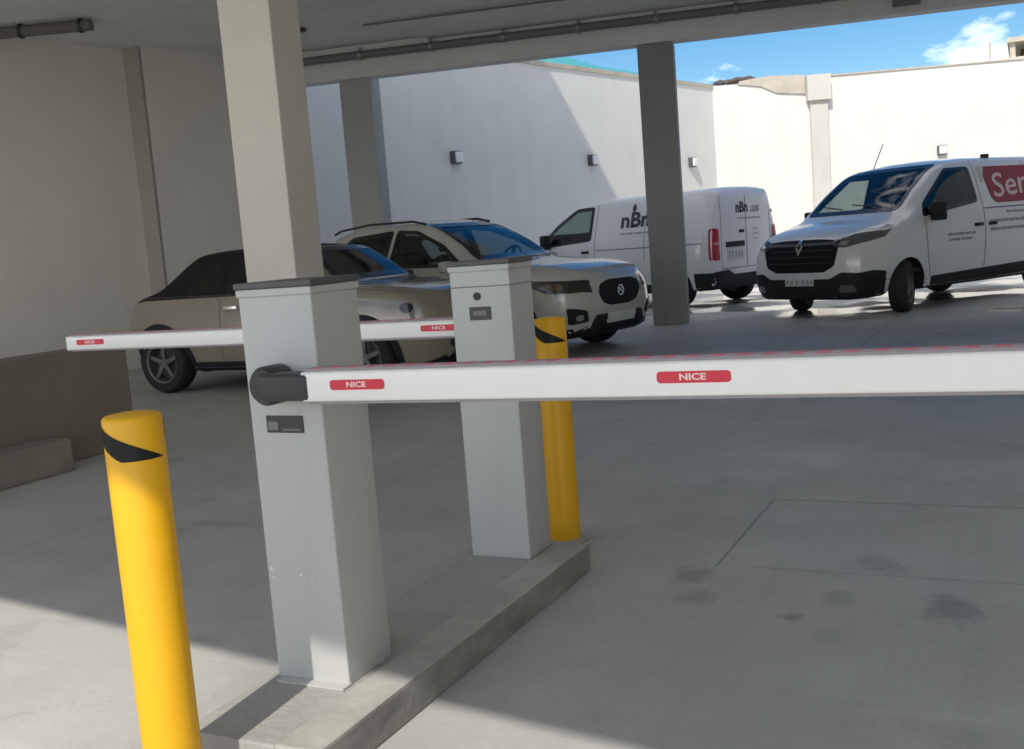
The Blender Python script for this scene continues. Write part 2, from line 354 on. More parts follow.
# ------------------------------------------------------------------ setting
bm = bmesh.new(); v = [bm.verts.new(p) for p in ((-1500, -1500, 0), (1500, -1500, 0), (1500, 1500, 0), (-1500, 1500, 0))]; bm.faces.new(v)
mesh_obj('floor', bm, M['floor'], kind='structure')

# parking building: ceiling, beams, upper storeys
bld = empty('parking_building', (-3, 6, 0), label='concrete parking building whose grey ceiling and beams roof the shaded bays', cat='building')
def P(name, bm, m, parent=bld, **k):
    o = mesh_obj(name, bm, m, parent, **k); o.location = -Vector(parent.location); return o
fl = lambda u: -1.75 - .156 * u              # front lintel line
rl = lambda u: 13.72 + .235 * (u + 4.67)     # inner face of the rear beam
ZC = 4.15
bm = bmesh.new(); prism(bm, [(-13.95, fl(-13.95)), (5, fl(5)), (5, rl(5) + .2), (-10.5, rl(-10.5) + .2), (-11.0, 10.7)], ZC, ZC + .28)
P('ceiling', bm, M['ceil'])
bm = bmesh.new(); prism(bm, [(-7.35, rl(-7.35) - 1.32), (5, rl(5) - 1.32), (5, rl(5) - .002), (-7.35, rl(-7.35) - .002)], ZC - .035, ZC + .01)
P('ceiling_strip', bm, M['ceil'])
bm = bmesh.new(); prism(bm, [(-10.0, rl(-10)), (5, rl(5)), (5, rl(5) + .30), (-10.0, rl(-10) + .30)], 3.72, 4.45)
P('rear_beam', bm, M['beam'])
bm = bmesh.new(); prism(bm, [(-13.2, fl(-13.2) + .3), (5, fl(5) + .3), (5, fl(5)), (-13.2, fl(-13.2))][::-1], 3.99, 4.45)
P('front_beam', bm, M['beam'])
H = 13.5                                      # roof edge found from the shadow on the courtyard wall
e0 = Vector((-8.2, 12.3)); sl = -.62
bm = bmesh.new(); prism(bm, [(-12.0, fl(-12) + .15), (4.9, fl(4.9) + .15), (4.9, e0.y + sl * (4.9 - e0.x)), (e0.x, e0.y), (-11.6, 11.4)], ZC + .28, H)
P('upper_storeys', bm, M['concrete2'])
# grey conduit along the beam, with clips
bm = bmesh.new(); dirb = Vector((1, .235, 0)).normalized(); nb = Vector((dirb.y, -dirb.x, 0))
bp0 = Vector((-9.8, rl(-9.8), 4.005)) + nb * .075
tube(bm, bp0, bp0 + dirb * 15, .055)
cond = mesh_obj('conduit', bm, M['pipe'], smooth=True, label='long grey conduit pipe clipped along the rear ceiling beam', cat='pipe')
for i in range(15):
    c = bp0 + dirb * (.5 + i * 1.02); t = bmesh.new()
    tube(t, c - dirb * .02, c + dirb * .02, .068)
    box(t, -.02, .02, -.012, .012, -.07, .10, mtx=Matrix.Translation(c) @ Matrix.Rotation(math.atan(.235), 4, 'Z'))
    mesh_obj('clip', t, M['clip'], cond)
bm = bmesh.new(); q0 = Vector((-7.5, rl(-7.5) - 1.37, ZC - .03)); tube(bm, q0, q0 + dirb * 12, .014)
mesh_obj('cable_duct', bm, M['pipe'], label='thin grey cable duct under the ceiling in front of the rear beam', cat='duct')
# junction box far right on the beam
q = Vector((-1.35, rl(-1.35), 3.86)) + nb * .05
bm = BX(-.16, .16, -.05, .05, -.06, .06, bev=.01, mtx=Matrix.Translation(q) @ Matrix.Rotation(math.atan(.235), 4, 'Z'))
tag(mesh_obj('junction_box', bm, M['pipe']), 'small grey junction box on the beam edge against the blue sky', 'junction box')
# smoke detector
bm = bmesh.new(); lathe(bm, [(0, 0), (.05, 0), (.05, .03), (.035, .05), (0, .05)], 20, Matrix.Translation((-8.2, 11.35, ZC - .05)))
mesh_obj('ceiling_sensor', bm, mat('sensor_red', (.10, .02, .02), .4), label='small dark red sensor on the ceiling right of the cream column', cat='sensor')

# columns
def column(name, cx, cy, sx, sy, rot, z1, m, label):
    bm = BX(-sx / 2, sx / 2, -sy / 2, sy / 2, 0, z1, bev=.012, mtx=Matrix.Rotation(rot, 4, 'Z'), seg=2)
    o = mesh_obj(name, bm, m, label=label, cat='column'); o.location = (cx, cy, 0); return o
rb = math.atan(.235)
column('grey_column', -4.45, 14.03, .47, .40, rb, 3.72, M['greycol'], 'slim dark grey column standing in front of the white van with red tail lights')
column('grey_column', -8.62, 13.18, .46, .42, rb, 4.15, mat('pale_grey_column_paint', (.42, .415, .40), .7, var=.07, vscale=3), 'paler grey column rising behind the white crossover at the left end of the beam')
column('cream_column', -5.195, 6.66, .475, .36, 0, 4.15, M['cream'], 'thick cream painted column rising behind the nearest grey barrier cabinet')

# left wall of the hall with a step, low brown wall and kerb block in front
hw = empty('hall_side_wall', (-10.7, 8, 0), label='tall pale plaster wall with a vertical step along the left of the parking', cat='wall')
def P2(name, bm, m, root): o = mesh_obj(name, bm, m, root); o.location = -Vector(root.location); return o
bm = bmesh.new(); prism(bm, [(-13.4, -1), (-10.56, 10.74), (-10.86, 10.8), (-13.7, -1)], 0, ZC); P2('wall_panel', bm, M['hallwall'], hw)
bm = bmesh.new(); prism(bm, [(-10.30, 10.68), (-9.86, 12.5), (-10.4, 12.62), (-10.85, 10.72)], 0, ZC); P2('stepped_panel', bm, M['hallwall'], hw)
bm = bmesh.new(); prism(bm, [(-10.58, 10.672), (-10.297, 10.655), (-10.295, 10.70), (-10.58, 10.71)], 0, ZC - .01); P2('wall_step', bm, mat('step_grey_brown', (.40, .375, .325), .8, var=.05, vscale=2), hw)  # thin grey-brown plate, darker than the panels, over the step face
tag(mesh_obj('low_wall', BX(-6.15, -5.92, -1.5, 5.66, 0, .76, bev=.012), M['brown']), 'low brown wall at the left edge behind the kerb block', 'wall')
tag(mesh_obj('kerb_block', BX(-5.915, -5.66, .5, 4.86, 0, .215, bev=.02), M['kerbblk']), 'long concrete kerb block lying against the low brown wall', 'kerb block')
tag(mesh_obj('right_hall_wall', BX(4.6, 4.9, -2.2, 14, 0, ZC), M['hallwall']), 'plaster wall closing the right side of the parking hall', 'wall')
# drain pipe upper left with a hanger
bm = bmesh.new(); tube(bm, (-13.2, 7.48, 4.05), (-9.5, 9.16, 4.07), .065)
dp = mesh_obj('drain_pipe', bm, M['darkpipe'], smooth=True, label='dark drain pipe hung under the ceiling at the top left', cat='pipe')
for f in (.55, .80, .97):
    c = Vector((-13.2, 7.48, 4.05)).lerp(Vector((-9.5, 9.16, 4.07)), f); d = Vector((3.7, 1.68, .02)).normalized()
    bm = bmesh.new(); tube(bm, c - d * .018, c + d * .018, .08); box(bm, c.x - .008, c.x + .008, c.y - .008, c.y + .008, c.z + .08, ZC + .01); mesh_obj('hanger', bm, M['blackplastic'], dp)

# courtyard walls
WH = 4.95
A0, A1 = Vector((-10.75, 12.7)), Vector((-9.72, 17.85)); A2 = Vector((-7.40, 27.92)); A3 = Vector((-4.86, 28.98)); A4 = Vector((5.6, 33.4))
w1 = empty('courtyard_wall', (-9, 21, 0), label='white courtyard wall crossed by a diagonal shadow edge, behind the crossover', cat='wall')
bm = bmesh.new(); prism(bm, [tuple(A0), tuple(A1), tuple(A2), (A2.x - .3, A2.y + .1), (A1.x - .3, A1.y), (A0.x - .3, A0.y)], 0, WH - .09); P2('wall_face', bm, M['wall'], w1)
bm = bmesh.new(); prism(bm, [(A0.x + .03, A0.y), (A1.x + .03, A1.y), (A2.x + .03, A2.y), (A2.x - .33, A2.y + .1), (A1.x - .33, A1.y), (A0.x - .33, A0.y)], WH - .09, WH); P2('coping', bm, M['coping'], w1)
d2 = (A4 - A3).normalized(); n2 = Vector((d2.y, -d2.x))          # towards the camera
w2 = empty('courtyard_wall', (-3, 30, 0), label='sunlit white courtyard wall with a pilaster behind the delivery vans', cat='wall')
bm = bmesh.new(); prism(bm, [tuple(A2), tuple(A4), tuple(A4 - n2 * .3), tuple(A2 - n2 * .3)], 0, WH - .035); P2('wall_face', bm, M['wall'], w2)
def along(s, o=0.0): return A3 + d2 * s + n2 * o
bm = bmesh.new(); prism(bm, [tuple(along(.02, .03)), tuple(along(11.2, .03)), tuple(along(11.2, -.32)), tuple(along(.02, -.32))], WH - .035, WH); P2('coping', bm, M['coping'], w2)
bm = bmesh.new(); prism(bm, [tuple(along(-.28, .14)), tuple(along(.16, .14)), tuple(along(.16, -.1)), tuple(along(-.28, -.1))], 0, 4.32); P2('pilaster', bm, M['pilaster'], w2)
bm = bmesh.new(); prism(bm, [tuple(along(-.36, .24)), tuple(along(.24, .24)), tuple(along(.24, -.1)), tuple(along(-.36, -.1))], 4.32, 4.96); P2('capital', bm, M['pilaster'], w2)
# grey-beige band along the wall head left of the pilaster: outline in (along, z), 40 mm thick
bm = bmesh.new(); d1 = (A3 - A2).normalized(); m1 = Vector((d1.y, -d1.x)); L1 = (A3 - A2).length
ol = [(L1 - .37, 4.52), (L1 - .37, 5.0), (L1 - 1.3, 5.05), (L1 - 2.05, 4.98), (L1 - 2.1, 4.90), (L1 - 1.5, 4.80), (L1 - 1.1, 4.60)]
fr = [bm.verts.new((*(A2 + d1 * s + m1 * .04), z)) for s, z in ol]; bk = [bm.verts.new((*(A2 + d1 * s - m1 * .25), z)) for s, z in ol]
bm.faces.new(fr); bm.faces.new(bk[::-1])
for i in range(len(ol)): bm.faces.new((fr[i], fr[(i + 1) % len(ol)], bk[(i + 1) % len(ol)], bk[i]))
P2('grey_beige_band', bm, M['beigerender'], w2)
tag(mesh_obj('courtyard_wall', BX(5.5, 5.8, 14.2, 33.3, 0, WH), M['wall']), 'white wall closing the right side of the courtyard', 'wall')
for i in range(9):
    s = .1 + i * .11 + random.random() * .08; c = A2 + d1 * s - m1 * .1; r = .06 + random.random() * .07
    bm = bmesh.new(); bmesh.ops.create_icosphere(bm, subdivisions=2, radius=r)
    for v in bm.verts: v.co *= random.uniform(.75, 1.2)
    bm.transform(Matrix.Translation((c.x, c.y, WH + r * .55)) @ Matrix.Diagonal((1.5, 1, .75, 1)))
    tag(mesh_obj('rubble_lump', bm, M['rubble']), 'dark rubble lump on the wall head at the courtyard corner', 'rubble', 'dark rubble on the wall corner')

# wall lamps
def wall_lamp(pos, nrm, label):
    rzl = math.atan2(nrm.y, nrm.x)
    r = empty('wall_lamp', pos, rzl, label=label, cat='wall lamp', group='lamps on the courtyard walls')
    mesh_obj('housing', BX(0, .11, -.12, .12, -.12, .12, bev=.02), M['lampbody'], r)
    mesh_obj('diffuser', BX(.111, .16, -.10, .10, -.10, .10, bev=.025), M['lampdiff'], r)
wn = Vector(((A2 - A1).y, -(A2 - A1).x)).normalized()
def onw(v): return A1 + (A2 - A1) * ((v - A1.y) / (A2.y - A1.y))
for v_, lb in ((17.85, 'square wall lamp on the shaded wall, nearest above the crossover'), (22.26, 'square wall lamp beside the diagonal shadow edge on the white wall'), (26.6, 'square wall lamp in the sun just right of the dark grey column')):
    c = onw(v_); wall_lamp((c.x, c.y, 2.94), wn, lb)
c = along(3.05); wall_lamp((c.x, c.y, 2.80), n2, 'square wall lamp on the sunlit wall above the van with red panel')

# neighbour roofs behind the walls
def sheet(v0, v1, b0, b1, z0, z1):
    bm = bmesh.new(); k = [onw(v0) - wn * b0, onw(v1) - wn * b0, onw(v1) - wn * b1, onw(v0) - wn * b1]
    a = [bm.verts.new((p.x, p.y, z)) for p, z in zip(k, (z0, z0, z1, z1))]; b = [bm.verts.new((v.co.x, v.co.y, v.co.z + .06)) for v in a]
    bm.faces.new(a[::-1]); bm.faces.new(b)
    for i in range(4): bm.faces.new((a[i], a[(i + 1) % 4], b[(i + 1) % 4], b[i]))
    return bm
sh = empty('neighbour_shed', (-10, 25, 0), label='shed with a teal sheet metal roof showing above the white wall', cat='shed')
P2('roof', sheet(20.5, 24.3, .5, 3.2, 5.02, 6.15), M['teal'], sh)
P2('roof', sheet(24.35, 28.3, .5, 3.2, 5.0, 5.85), M['teal'], sh)
k2 = [onw(20.7) - wn * .9, onw(28.2) - wn * .9, onw(28.2) - wn * 3.1, onw(20.7) - wn * 3.1]
bm = bmesh.new(); prism(bm, [tuple(p) for p in k2], 0, 4.98); P2('wall', bm, M['concrete2'], sh)
# sandy tiled hip
hp = empty('tiled_hut', (-10.5, 29, 0), label='sandy tiled hut roof peeking over the wall beside the grey column', cat='hut')
c0 = onw(25.2) - wn * 5.0
bm = bmesh.new(); base = [(c0.x - .8, c0.y - .9), (c0.x + .75, c0.y - .8), (c0.x + .9, c0.y + 1.6), (c0.x - .7, c0.y + 1.6)]
vb = [bm.verts.new((x, y, 5.75)) for x, y in base]; r0 = bm.verts.new((c0.x - .1, c0.y - .3, 6.75)); r1 = bm.verts.new((c0.x + .05, c0.y + .9, 6.6))
for f in ((vb[0], vb[1], r0), (vb[1], vb[2], r1, r0), (vb[2], vb[3], r1), (vb[3], vb[0], r0, r1), tuple(vb[::-1])): bm.faces.new(f)
bmesh.ops.subdivide_edges(bm, edges=bm.edges, cuts=5, use_grid_fill=True)
for v in bm.verts: v.co += Vector((random.uniform(-.03, .03), random.uniform(-.03, .03), random.uniform(-.05, .05)))
P2('roof', bm, M['tile'], hp)
bm = bmesh.new(); prism(bm, [(c0.x - .6, c0.y - .6), (c0.x + .6, c0.y - .6), (c0.x + .7, c0.y + 1.4), (c0.x - .6, c0.y + 1.4)], 0, 5.73); P2('wall', bm, M['concrete2'], hp)

# distant rooftop terrace, top right
t = empty('distant_house', (1.2, 52, 0), label='distant house with a roof terrace above the white wall, top right', cat='house')
mesh_obj('wall', BX(-3.0, 8, 0, 8, 0, 7.55), M['concrete2'], t)
mesh_obj('terrace_roof', BX(-2.0, 8, .2, 8, 8.22, 8.42), M['coping'], t)
for x in (-1.9, -.7, .6): mesh_obj('post', BX(x, x + .22, .4, .62, 7.55, 8.22), M['coping'], t)
mesh_obj('roof_wall', BX(-1.5, 8, 3, 3.3, 7.55, 8.22), M['rubble'], t)
bm = bmesh.new(); tube(bm, (-2.7, 1, 5), (-2.7, 1, 8.45), .04); mesh_obj('mast', bm, M['coping'], t)
# house across the street behind the camera (seen only in reflections)
t = empty('street_house', (-4, -48, 0), label='pale house across the street, behind the viewpoint', cat='house')
mesh_obj('wall', BX(-14, 14, -8, 0, 0, 5.2), M['concrete2'], t)
for i in range(7): mesh_obj('window', BX(-12 + i * 3.6, -10.6 + i * 3.6, -.05, .03, 1.2 + 3 * (i % 2), 2.6 + 3 * (i % 2)), M['trim'], t)

# ------------------------------------------------------------------ barrier island
isl = empty('barrier_island', (-1.8, 2.7, 0), label='raised concrete traffic island with kerbs carrying both barrier cabinets', cat='traffic island')
X0, X1, Y0, Y1, ZI = -1.95, -1.52, 1.89, 3.61, .10
def rough_box(x0, x1, y0, y1, z0, z1, step, amp, bev=.012):
    bm = BX(x0, x1, y0, y1, z0, z1, bev=bev)
    y = y0 + step
    while y < y1 - step / 2:
        bmesh.ops.bisect_plane(bm, geom=bm.verts[:] + bm.edges[:] + bm.faces[:], plane_co=(0, y, 0), plane_no=(0, 1, 0)); y += step
    for v in bm.verts:
        if v.co.z > z0 + .02: v.co += Vector((random.uniform(-amp, amp), 0, random.uniform(-amp, amp) * .7))
    return bm
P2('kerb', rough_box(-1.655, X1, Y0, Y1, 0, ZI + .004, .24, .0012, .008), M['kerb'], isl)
P2('paving', rough_box(X0, -1.657, Y0 + .004, Y1 - .004, 0, ZI - .003, .3, .0008, .006), M['island'], isl)

# bollards
def bollard(x, y, rz_, label):
    r = empty('bollard', (x, y, 0), rz_, label=label, cat='bollard', group='yellow bollards at the island ends')
    h, rad = .94, .0655; bm = bmesh.new()
    lathe(bm, [(rad, 0), (rad, h - .012), (rad - .002, h - .006), (rad - .007, h - .002), (rad * .5, h + .002), (0, h + .003)], 48)
    mesh_obj('post', bm, M['yellow'], r, smooth=True)
    bm = bmesh.new(); n = 14
    for k in range(2):
        a0, a1 = math.pi * k, math.pi * k + R(152)
        lo, up = [], []
        for i in range(n + 1):
            t_ = i / n; a = a0 + (a1 - a0) * t_; zu = h - .013 - .085 * t_; zl = min(zu - .0005, h - .046 - .053 * min(1, t_ / .42) ** .8)
            for z, l in ((zl, lo), (zu, up)): l.append(bm.verts.new(((rad + .0012) * math.cos(a), (rad + .0012) * math.sin(a), z)))
        for i in range(n): bm.faces.new((lo[i], lo[i + 1], up[i + 1], up[i]))
    bmesh.ops.solidify(bm, geom=bm.faces[:], thickness=.002)
    mesh_obj('hazard_tape', bm, M['black'], r)
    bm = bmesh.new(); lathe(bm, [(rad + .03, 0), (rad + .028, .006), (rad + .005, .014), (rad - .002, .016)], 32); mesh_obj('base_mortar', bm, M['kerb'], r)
bollard(-1.817, 1.73, R(222), 'sunlit yellow bollard with black tape at the near end of the island')
bollard(-1.775, 3.96, R(205), 'yellow bollard in shade behind the far barrier cabinet')

# barrier cabinets with arms
def cabinet(x0, x1, y0, y1, near, label):
    r = empty('barrier_gate', ((x0 + x1) / 2, (y0 + y1) / 2, ZI), 0, label=label, cat='barrier', group='automatic barriers on the island')
    wx, wy, Hc = (x1 - x0) / 2, (y1 - y0) / 2, 1.085
    mesh_obj('cabinet', BX(-wx, wx, -wy, wy, -.004, Hc - .02, bev=.006, seg=3), M['cabinet'], r, smooth=True)
    mesh_obj('rim', BX(-wx - .004, wx + .004, -wy - .004, wy + .004, Hc - .022, Hc - .002, bev=.003), M['cabinet'], r)
    mesh_obj('lid', BX(-wx - .008, wx + .008, -wy - .008, wy + .008, Hc - .001, Hc + .016, bev=.005), M['lid'], r)
    f = -wy
    if near:
        mesh_obj('base_plate', BX(-wx + .02, wx + .004, -wy - .035, -wy + .01, -.0025, .003), M['cabinet'], r)
        for cx_, cz_, r_ in ((-.005, .300, .004), (-.105, .312, .005), (.03, .285, .0025), (-.100, .287, .003)):
            bm = bmesh.new(); bmesh.ops.create_circle(bm, cap_ends=True, segments=9, radius=r_)
            for v in bm.verts: v.co *= random.uniform(.7, 1.3)
            bm.transform(Matrix.Translation((cx_, f - .0008, cz_)) @ Matrix.Rotation(R(90), 4, 'X')); mesh_obj('paint_chip', bm, M['stickerwhite'], r)
        lp = mesh_obj('label_plate', BX(-.066, .056, f - .003, f + .001, .695, .742, bev=.0015), M['label'], r)
        mesh_obj('label_border', BX(-.060, -.026, f - .0045, f - .001, .703, .726, bev=.001), M['labelgrey'], lp)
        mesh_obj('label_border', BX(-.012, .046, f - .0045, f - .001, .702, .7065, bev=.0005), M['labelgrey'], lp)
        bm = bmesh.new(); lathe(bm, [(0, .0), (.046, 0), (.052, .008), (.052, .07), (.044, .082), (0, .083)], 40, Matrix.Translation((.0, f, .832)) @ Matrix.Rotation(R(90), 4, 'X'))
        mesh_obj('hub', bm, M['blackplastic'], r, smooth=True)
        bm = BX(.0, .165, f - .108, f - .040, .797, .868, bev=.016, seg=4); mesh_obj('arm_socket', bm, M['blackplastic'], r, smooth=True)
        arm(r, .145, 3.1, f - .105, f - .045, .794, .870, 1, [(.172, .16), (1.02, .16), (1.87, .16), (2.7, .16)])
    else:
        sm = BX(-wx - .0005, wx + .0005, -wy - .0008, wy + .0008, Hc - .080, Hc - .076); mesh_obj('seam', sm, M['seam'], r)
        bm = bmesh.new(); lathe(bm, [(0, 0), (.014, 0), (.015, .004), (.012, .007), (.004, .007), (.003, .004), (0, .004)], 24, Matrix.Translation((-.012, f, .972)) @ Matrix.Rotation(R(90), 4, 'X'))
        mesh_obj('lock', bm, M['blackplastic'], r)
        lp = mesh_obj('label_plate', BX(-.048, .040, f - .003, f + .001, .886, .934, bev=.0015), M['label'], r)
        mesh_obj('label_border', BX(-.032, .022, f - .0045, f - .001, .902, .920, bev=.001), M['labelgrey'], lp)
        bm = bmesh.new(); lathe(bm, [(0, 0), (.062, 0), (.068, .008), (.068, .03), (.06, .04), (0, .041)], 40, Matrix.Translation((.03, wy, .826)) @ Matrix.Rotation(R(-90), 4, 'X'))
        mesh_obj('hub', bm, M['blackplastic'], r, smooth=True)
        mesh_obj('arm_socket', BX(-.09, .05, wy + .036, wy + .122, .785, .872, bev=.018, seg=4), M['blackplastic'], r, smooth=True)
        arm(r, -.06, -2.395, wy + .052, wy + .115, .806, .872, -1, [(.262, .17), (2.18, .18)])
    return r
def arm(root, xa, xb, y0, y1, z0, z1, sg, stickers):
    a = mesh_obj('arm', BX(min(xa, xb), max(xa, xb), y0, y1, z0, z1, bev=.009, seg=3), M['arm'], root, smooth=True)
    mesh_obj('end_cap', BX(xb - .004, xb + .006, y0 - .001, y1 + .001, z0 - .001, z1 + .001, bev=.003), M['arm'], a)
    ym = (y0 + y1) / 2
    mesh_obj('edge_strip', BX(min(xa, xb) + .01, max(xa, xb) - .01, ym - .022, ym + .022, z1 - .004, z1 + .007, bev=.003), M['armrubber'], a)
    mesh_obj('reflector_strip', BX(min(xa, xb) + .03, max(xa, xb) - .03, ym - .017, ym + .017, z1 + .0065, z1 + .0085), M['dashed'], a)
    mesh_obj('edge_strip', BX(min(xa, xb) + .01, max(xa, xb) - .01, ym - .02, ym + .02, z0 - .007, z0 + .004, bev=.002), M['armrubber'], a)  # grey strip standing in for the shade line along the arm's underside
    if sg > 0: a.rotation_euler.y = -R(.45); a.location = (.0, 0, .0)
    for c, wd in stickers:
        cx = xa + sg * c; zc = (z0 + z1) / 2 + .004
        bm = BX(cx - wd / 2, cx + wd / 2, y0 - .0012, y0 + .002, zc - .0125, zc + .0125)
        es = [e for e in bm.edges if abs(e.verts[0].co.y - e.verts[1].co.y) > .001]
        bmesh.ops.bevel(bm, geom=es, offset=.008, segments=4, affect='EDGES', profile=.5)
        st = mesh_obj('sticker', bm, M['red'], a)
        tb = text_bm('NICE', .019, width=wd * .36, bold=.0006)
        tb.transform(Matrix.Translation((cx - .002, y0 - .0018, zc)) @ Matrix.Rotation(R(90), 4, 'X')); mesh_obj('sticker_lettering', tb, M['stickerink'], st)
cabinet(-1.918, -1.678, 2.245, 2.46, True, 'nearest grey barrier cabinet with white arm stretching right past the camera')
cabinet(-1.910, -1.668, 3.395, 3.585, False, 'far grey barrier cabinet with round lock and white arm stretching left')

# ------------------------------------------------------------------ vehicles
def interp(keys, x):
    if x >= keys[0][0]: return keys[0][1:]
    for i in range(len(keys) - 1):
        a, b = keys[i], keys[i + 1]
        if b[0] <= x <= a[0]:
            t = (a[0] - x) / (a[0] - b[0])
            def sl(k0, k1, j): return (k1[j] - k0[j]) / (k0[0] - k1[0]) if k0 is not k1 else None
            out = []
            h = a[0] - b[0]
            for j in range(1, len(a)):
                m = sl(a, b, j)
                ma = sl(keys[i - 1], a, j) if i else m
                mb = sl(b, keys[i + 2], j) if i + 2 < len(keys) else m
                da = 0 if ma * m <= 0 else 2 * ma * m / (ma + m)
                db = 0 if mb * m <= 0 else 2 * mb * m / (mb + m)
                if not i: da = m
                if i + 2 >= len(keys): db = m
                h00 = 2 * t ** 3 - 3 * t ** 2 + 1; h10 = t ** 3 - 2 * t ** 2 + t; h01 = -2 * t ** 3 + 3 * t ** 2; h11 = t ** 3 - t ** 2
                out.append(h00 * a[j] + h10 * h * da + h01 * b[j] + h11 * h * db)
            return out
    return keys[-1][1:]

SEG = 9
def section(p):
    zb, wb, zm, wm, zs, ws, ze, we, zt = p
    c = [(0, zb), (wb * .86, zb + .005), (wb, zb + .05), (wm, zm), (ws, zs), (we + (ws - we) * .10, ze - (ze - zs) * .06), (we * .86, ze + (zt - ze) * .55), (we * .4, zt - (zt - ze) * .06), (0, zt)]
    pts = []
    for i in range(len(c) - 1):
        p0 = c[max(i - 1, 0)]; p1 = c[i]; p2 = c[i + 1]; p3 = c[min(i + 2, len(c) - 1)]
        if i == 0: p0 = (-c[1][0], c[1][1])
        if i == len(c) - 2: p3 = (-c[-2][0], c[-2][1])
        n = SEG
        for k in range(n):
            t = k / n; q = []
            for d in (0, 1):
                m1 = (p2[d] - p0[d]) * .5 * .75; m2 = (p3[d] - p1[d]) * .5 * .75
                if i in (0, 1) and d == 1: m1 = m2 = (p2[1] - p1[1])
                q.append((2 * t ** 3 - 3 * t ** 2 + 1) * p1[d] + (t ** 3 - 2 * t ** 2 + t) * m1 + (-2 * t ** 3 + 3 * t ** 2) * p2[d] + (t ** 3 - t ** 2) * m2)
            pts.append(tuple(q))
    pts.append(c[-1]); return pts

def build_hull(keys, step=.03):
    xs = []; x = keys[0][0]; end = keys[-1][0]
    n = int((x - end) / step); xs = [x + (end - x) * i / n for i in range(n + 1)]
    xs = sorted(set(xs + [k[0] for k in keys]), reverse=True)
    ys = [xs[0]]
    for x in xs[1:]:
        if ys[-1] - x > .012: ys.append(x)
    if ys[-1] != end: ys[-1] = end
    bm = bmesh.new(); rows = []
    lay = bm.faces.layers.int.new('row')
    for x in ys:
        s = section(interp(keys, x)); n = len(s)
        l = [bm.verts.new((x, y, z)) for y, z in s]
        r = [l[0]] + [bm.verts.new((x, -y, z)) for y, z in s[1:-1]] + [l[-1]]
        rows.append((l, r))
    for (l, r), (l2, r2) in zip(rows, rows[1:]):
        for j in range(n - 1):
            f = bm.faces.new((l[j], l[j + 1], l2[j + 1], l2[j])); f[lay] = j
            f = bm.faces.new((r[j], r2[j], r2[j + 1], r[j + 1])); f[lay] = j
    for l, r in (rows[0], rows[-1]):
        for j in range(n - 1):
            vs = []
            for v in (l[j], l[j + 1], r[j + 1], r[j]):
                if v not in vs: vs.append(v)
            f = bm.faces.new(vs); f[lay] = j
    bmesh.ops.recalc_face_normals(bm, faces=bm.faces)
    return bm

def inside(poly, x, y):
    c = False; n = len(poly)
    for i in range(n):
        x1, y1 = poly[i]; x2, y2 = poly[(i + 1) % n]
        if (y1 > y) != (y2 > y) and x < (x2 - x1) * (y - y1) / (y2 - y1) + x1: c = not c
    return c
def offset_poly(poly, d):
    n = len(poly); ar = sum(poly[i][0] * poly[(i + 1) % n][1] - poly[(i + 1) % n][0] * poly[i][1] for i in range(n))
    s = 1 if ar > 0 else -1; out = []
    for i in range(n):
        a, b, c = (Vector(poly[k % n]) for k in (i - 1, i, i + 1))
        e1 = (b - a).normalized(); e2 = (c - b).normalized()
        n1 = Vector((e1.y, -e1.x)) * s; n2_ = Vector((e2.y, -e2.x)) * s
        m = (n1 + n2_); k = max(m.dot(n1), .35)
        out.append(tuple(b + m * (d / k)))
    return out
def rounded(poly, r, n=4):
    out = []; N = len(poly)
    for i in range(N):
        a, b, c = (Vector(poly[k % N]) for k in (i - 1, i, i + 1))
        ra = min(r, (a - b).length * .45); rc = min(r, (c - b).length * .45)
        p, q = b + (a - b).normalized() * ra, b + (c - b).normalized() * rc
        for k in range(n + 1):
            t = k / n; out.append(tuple(p * (1 - t) ** 2 + b * 2 * t * (1 - t) + q * t * t))
    return out

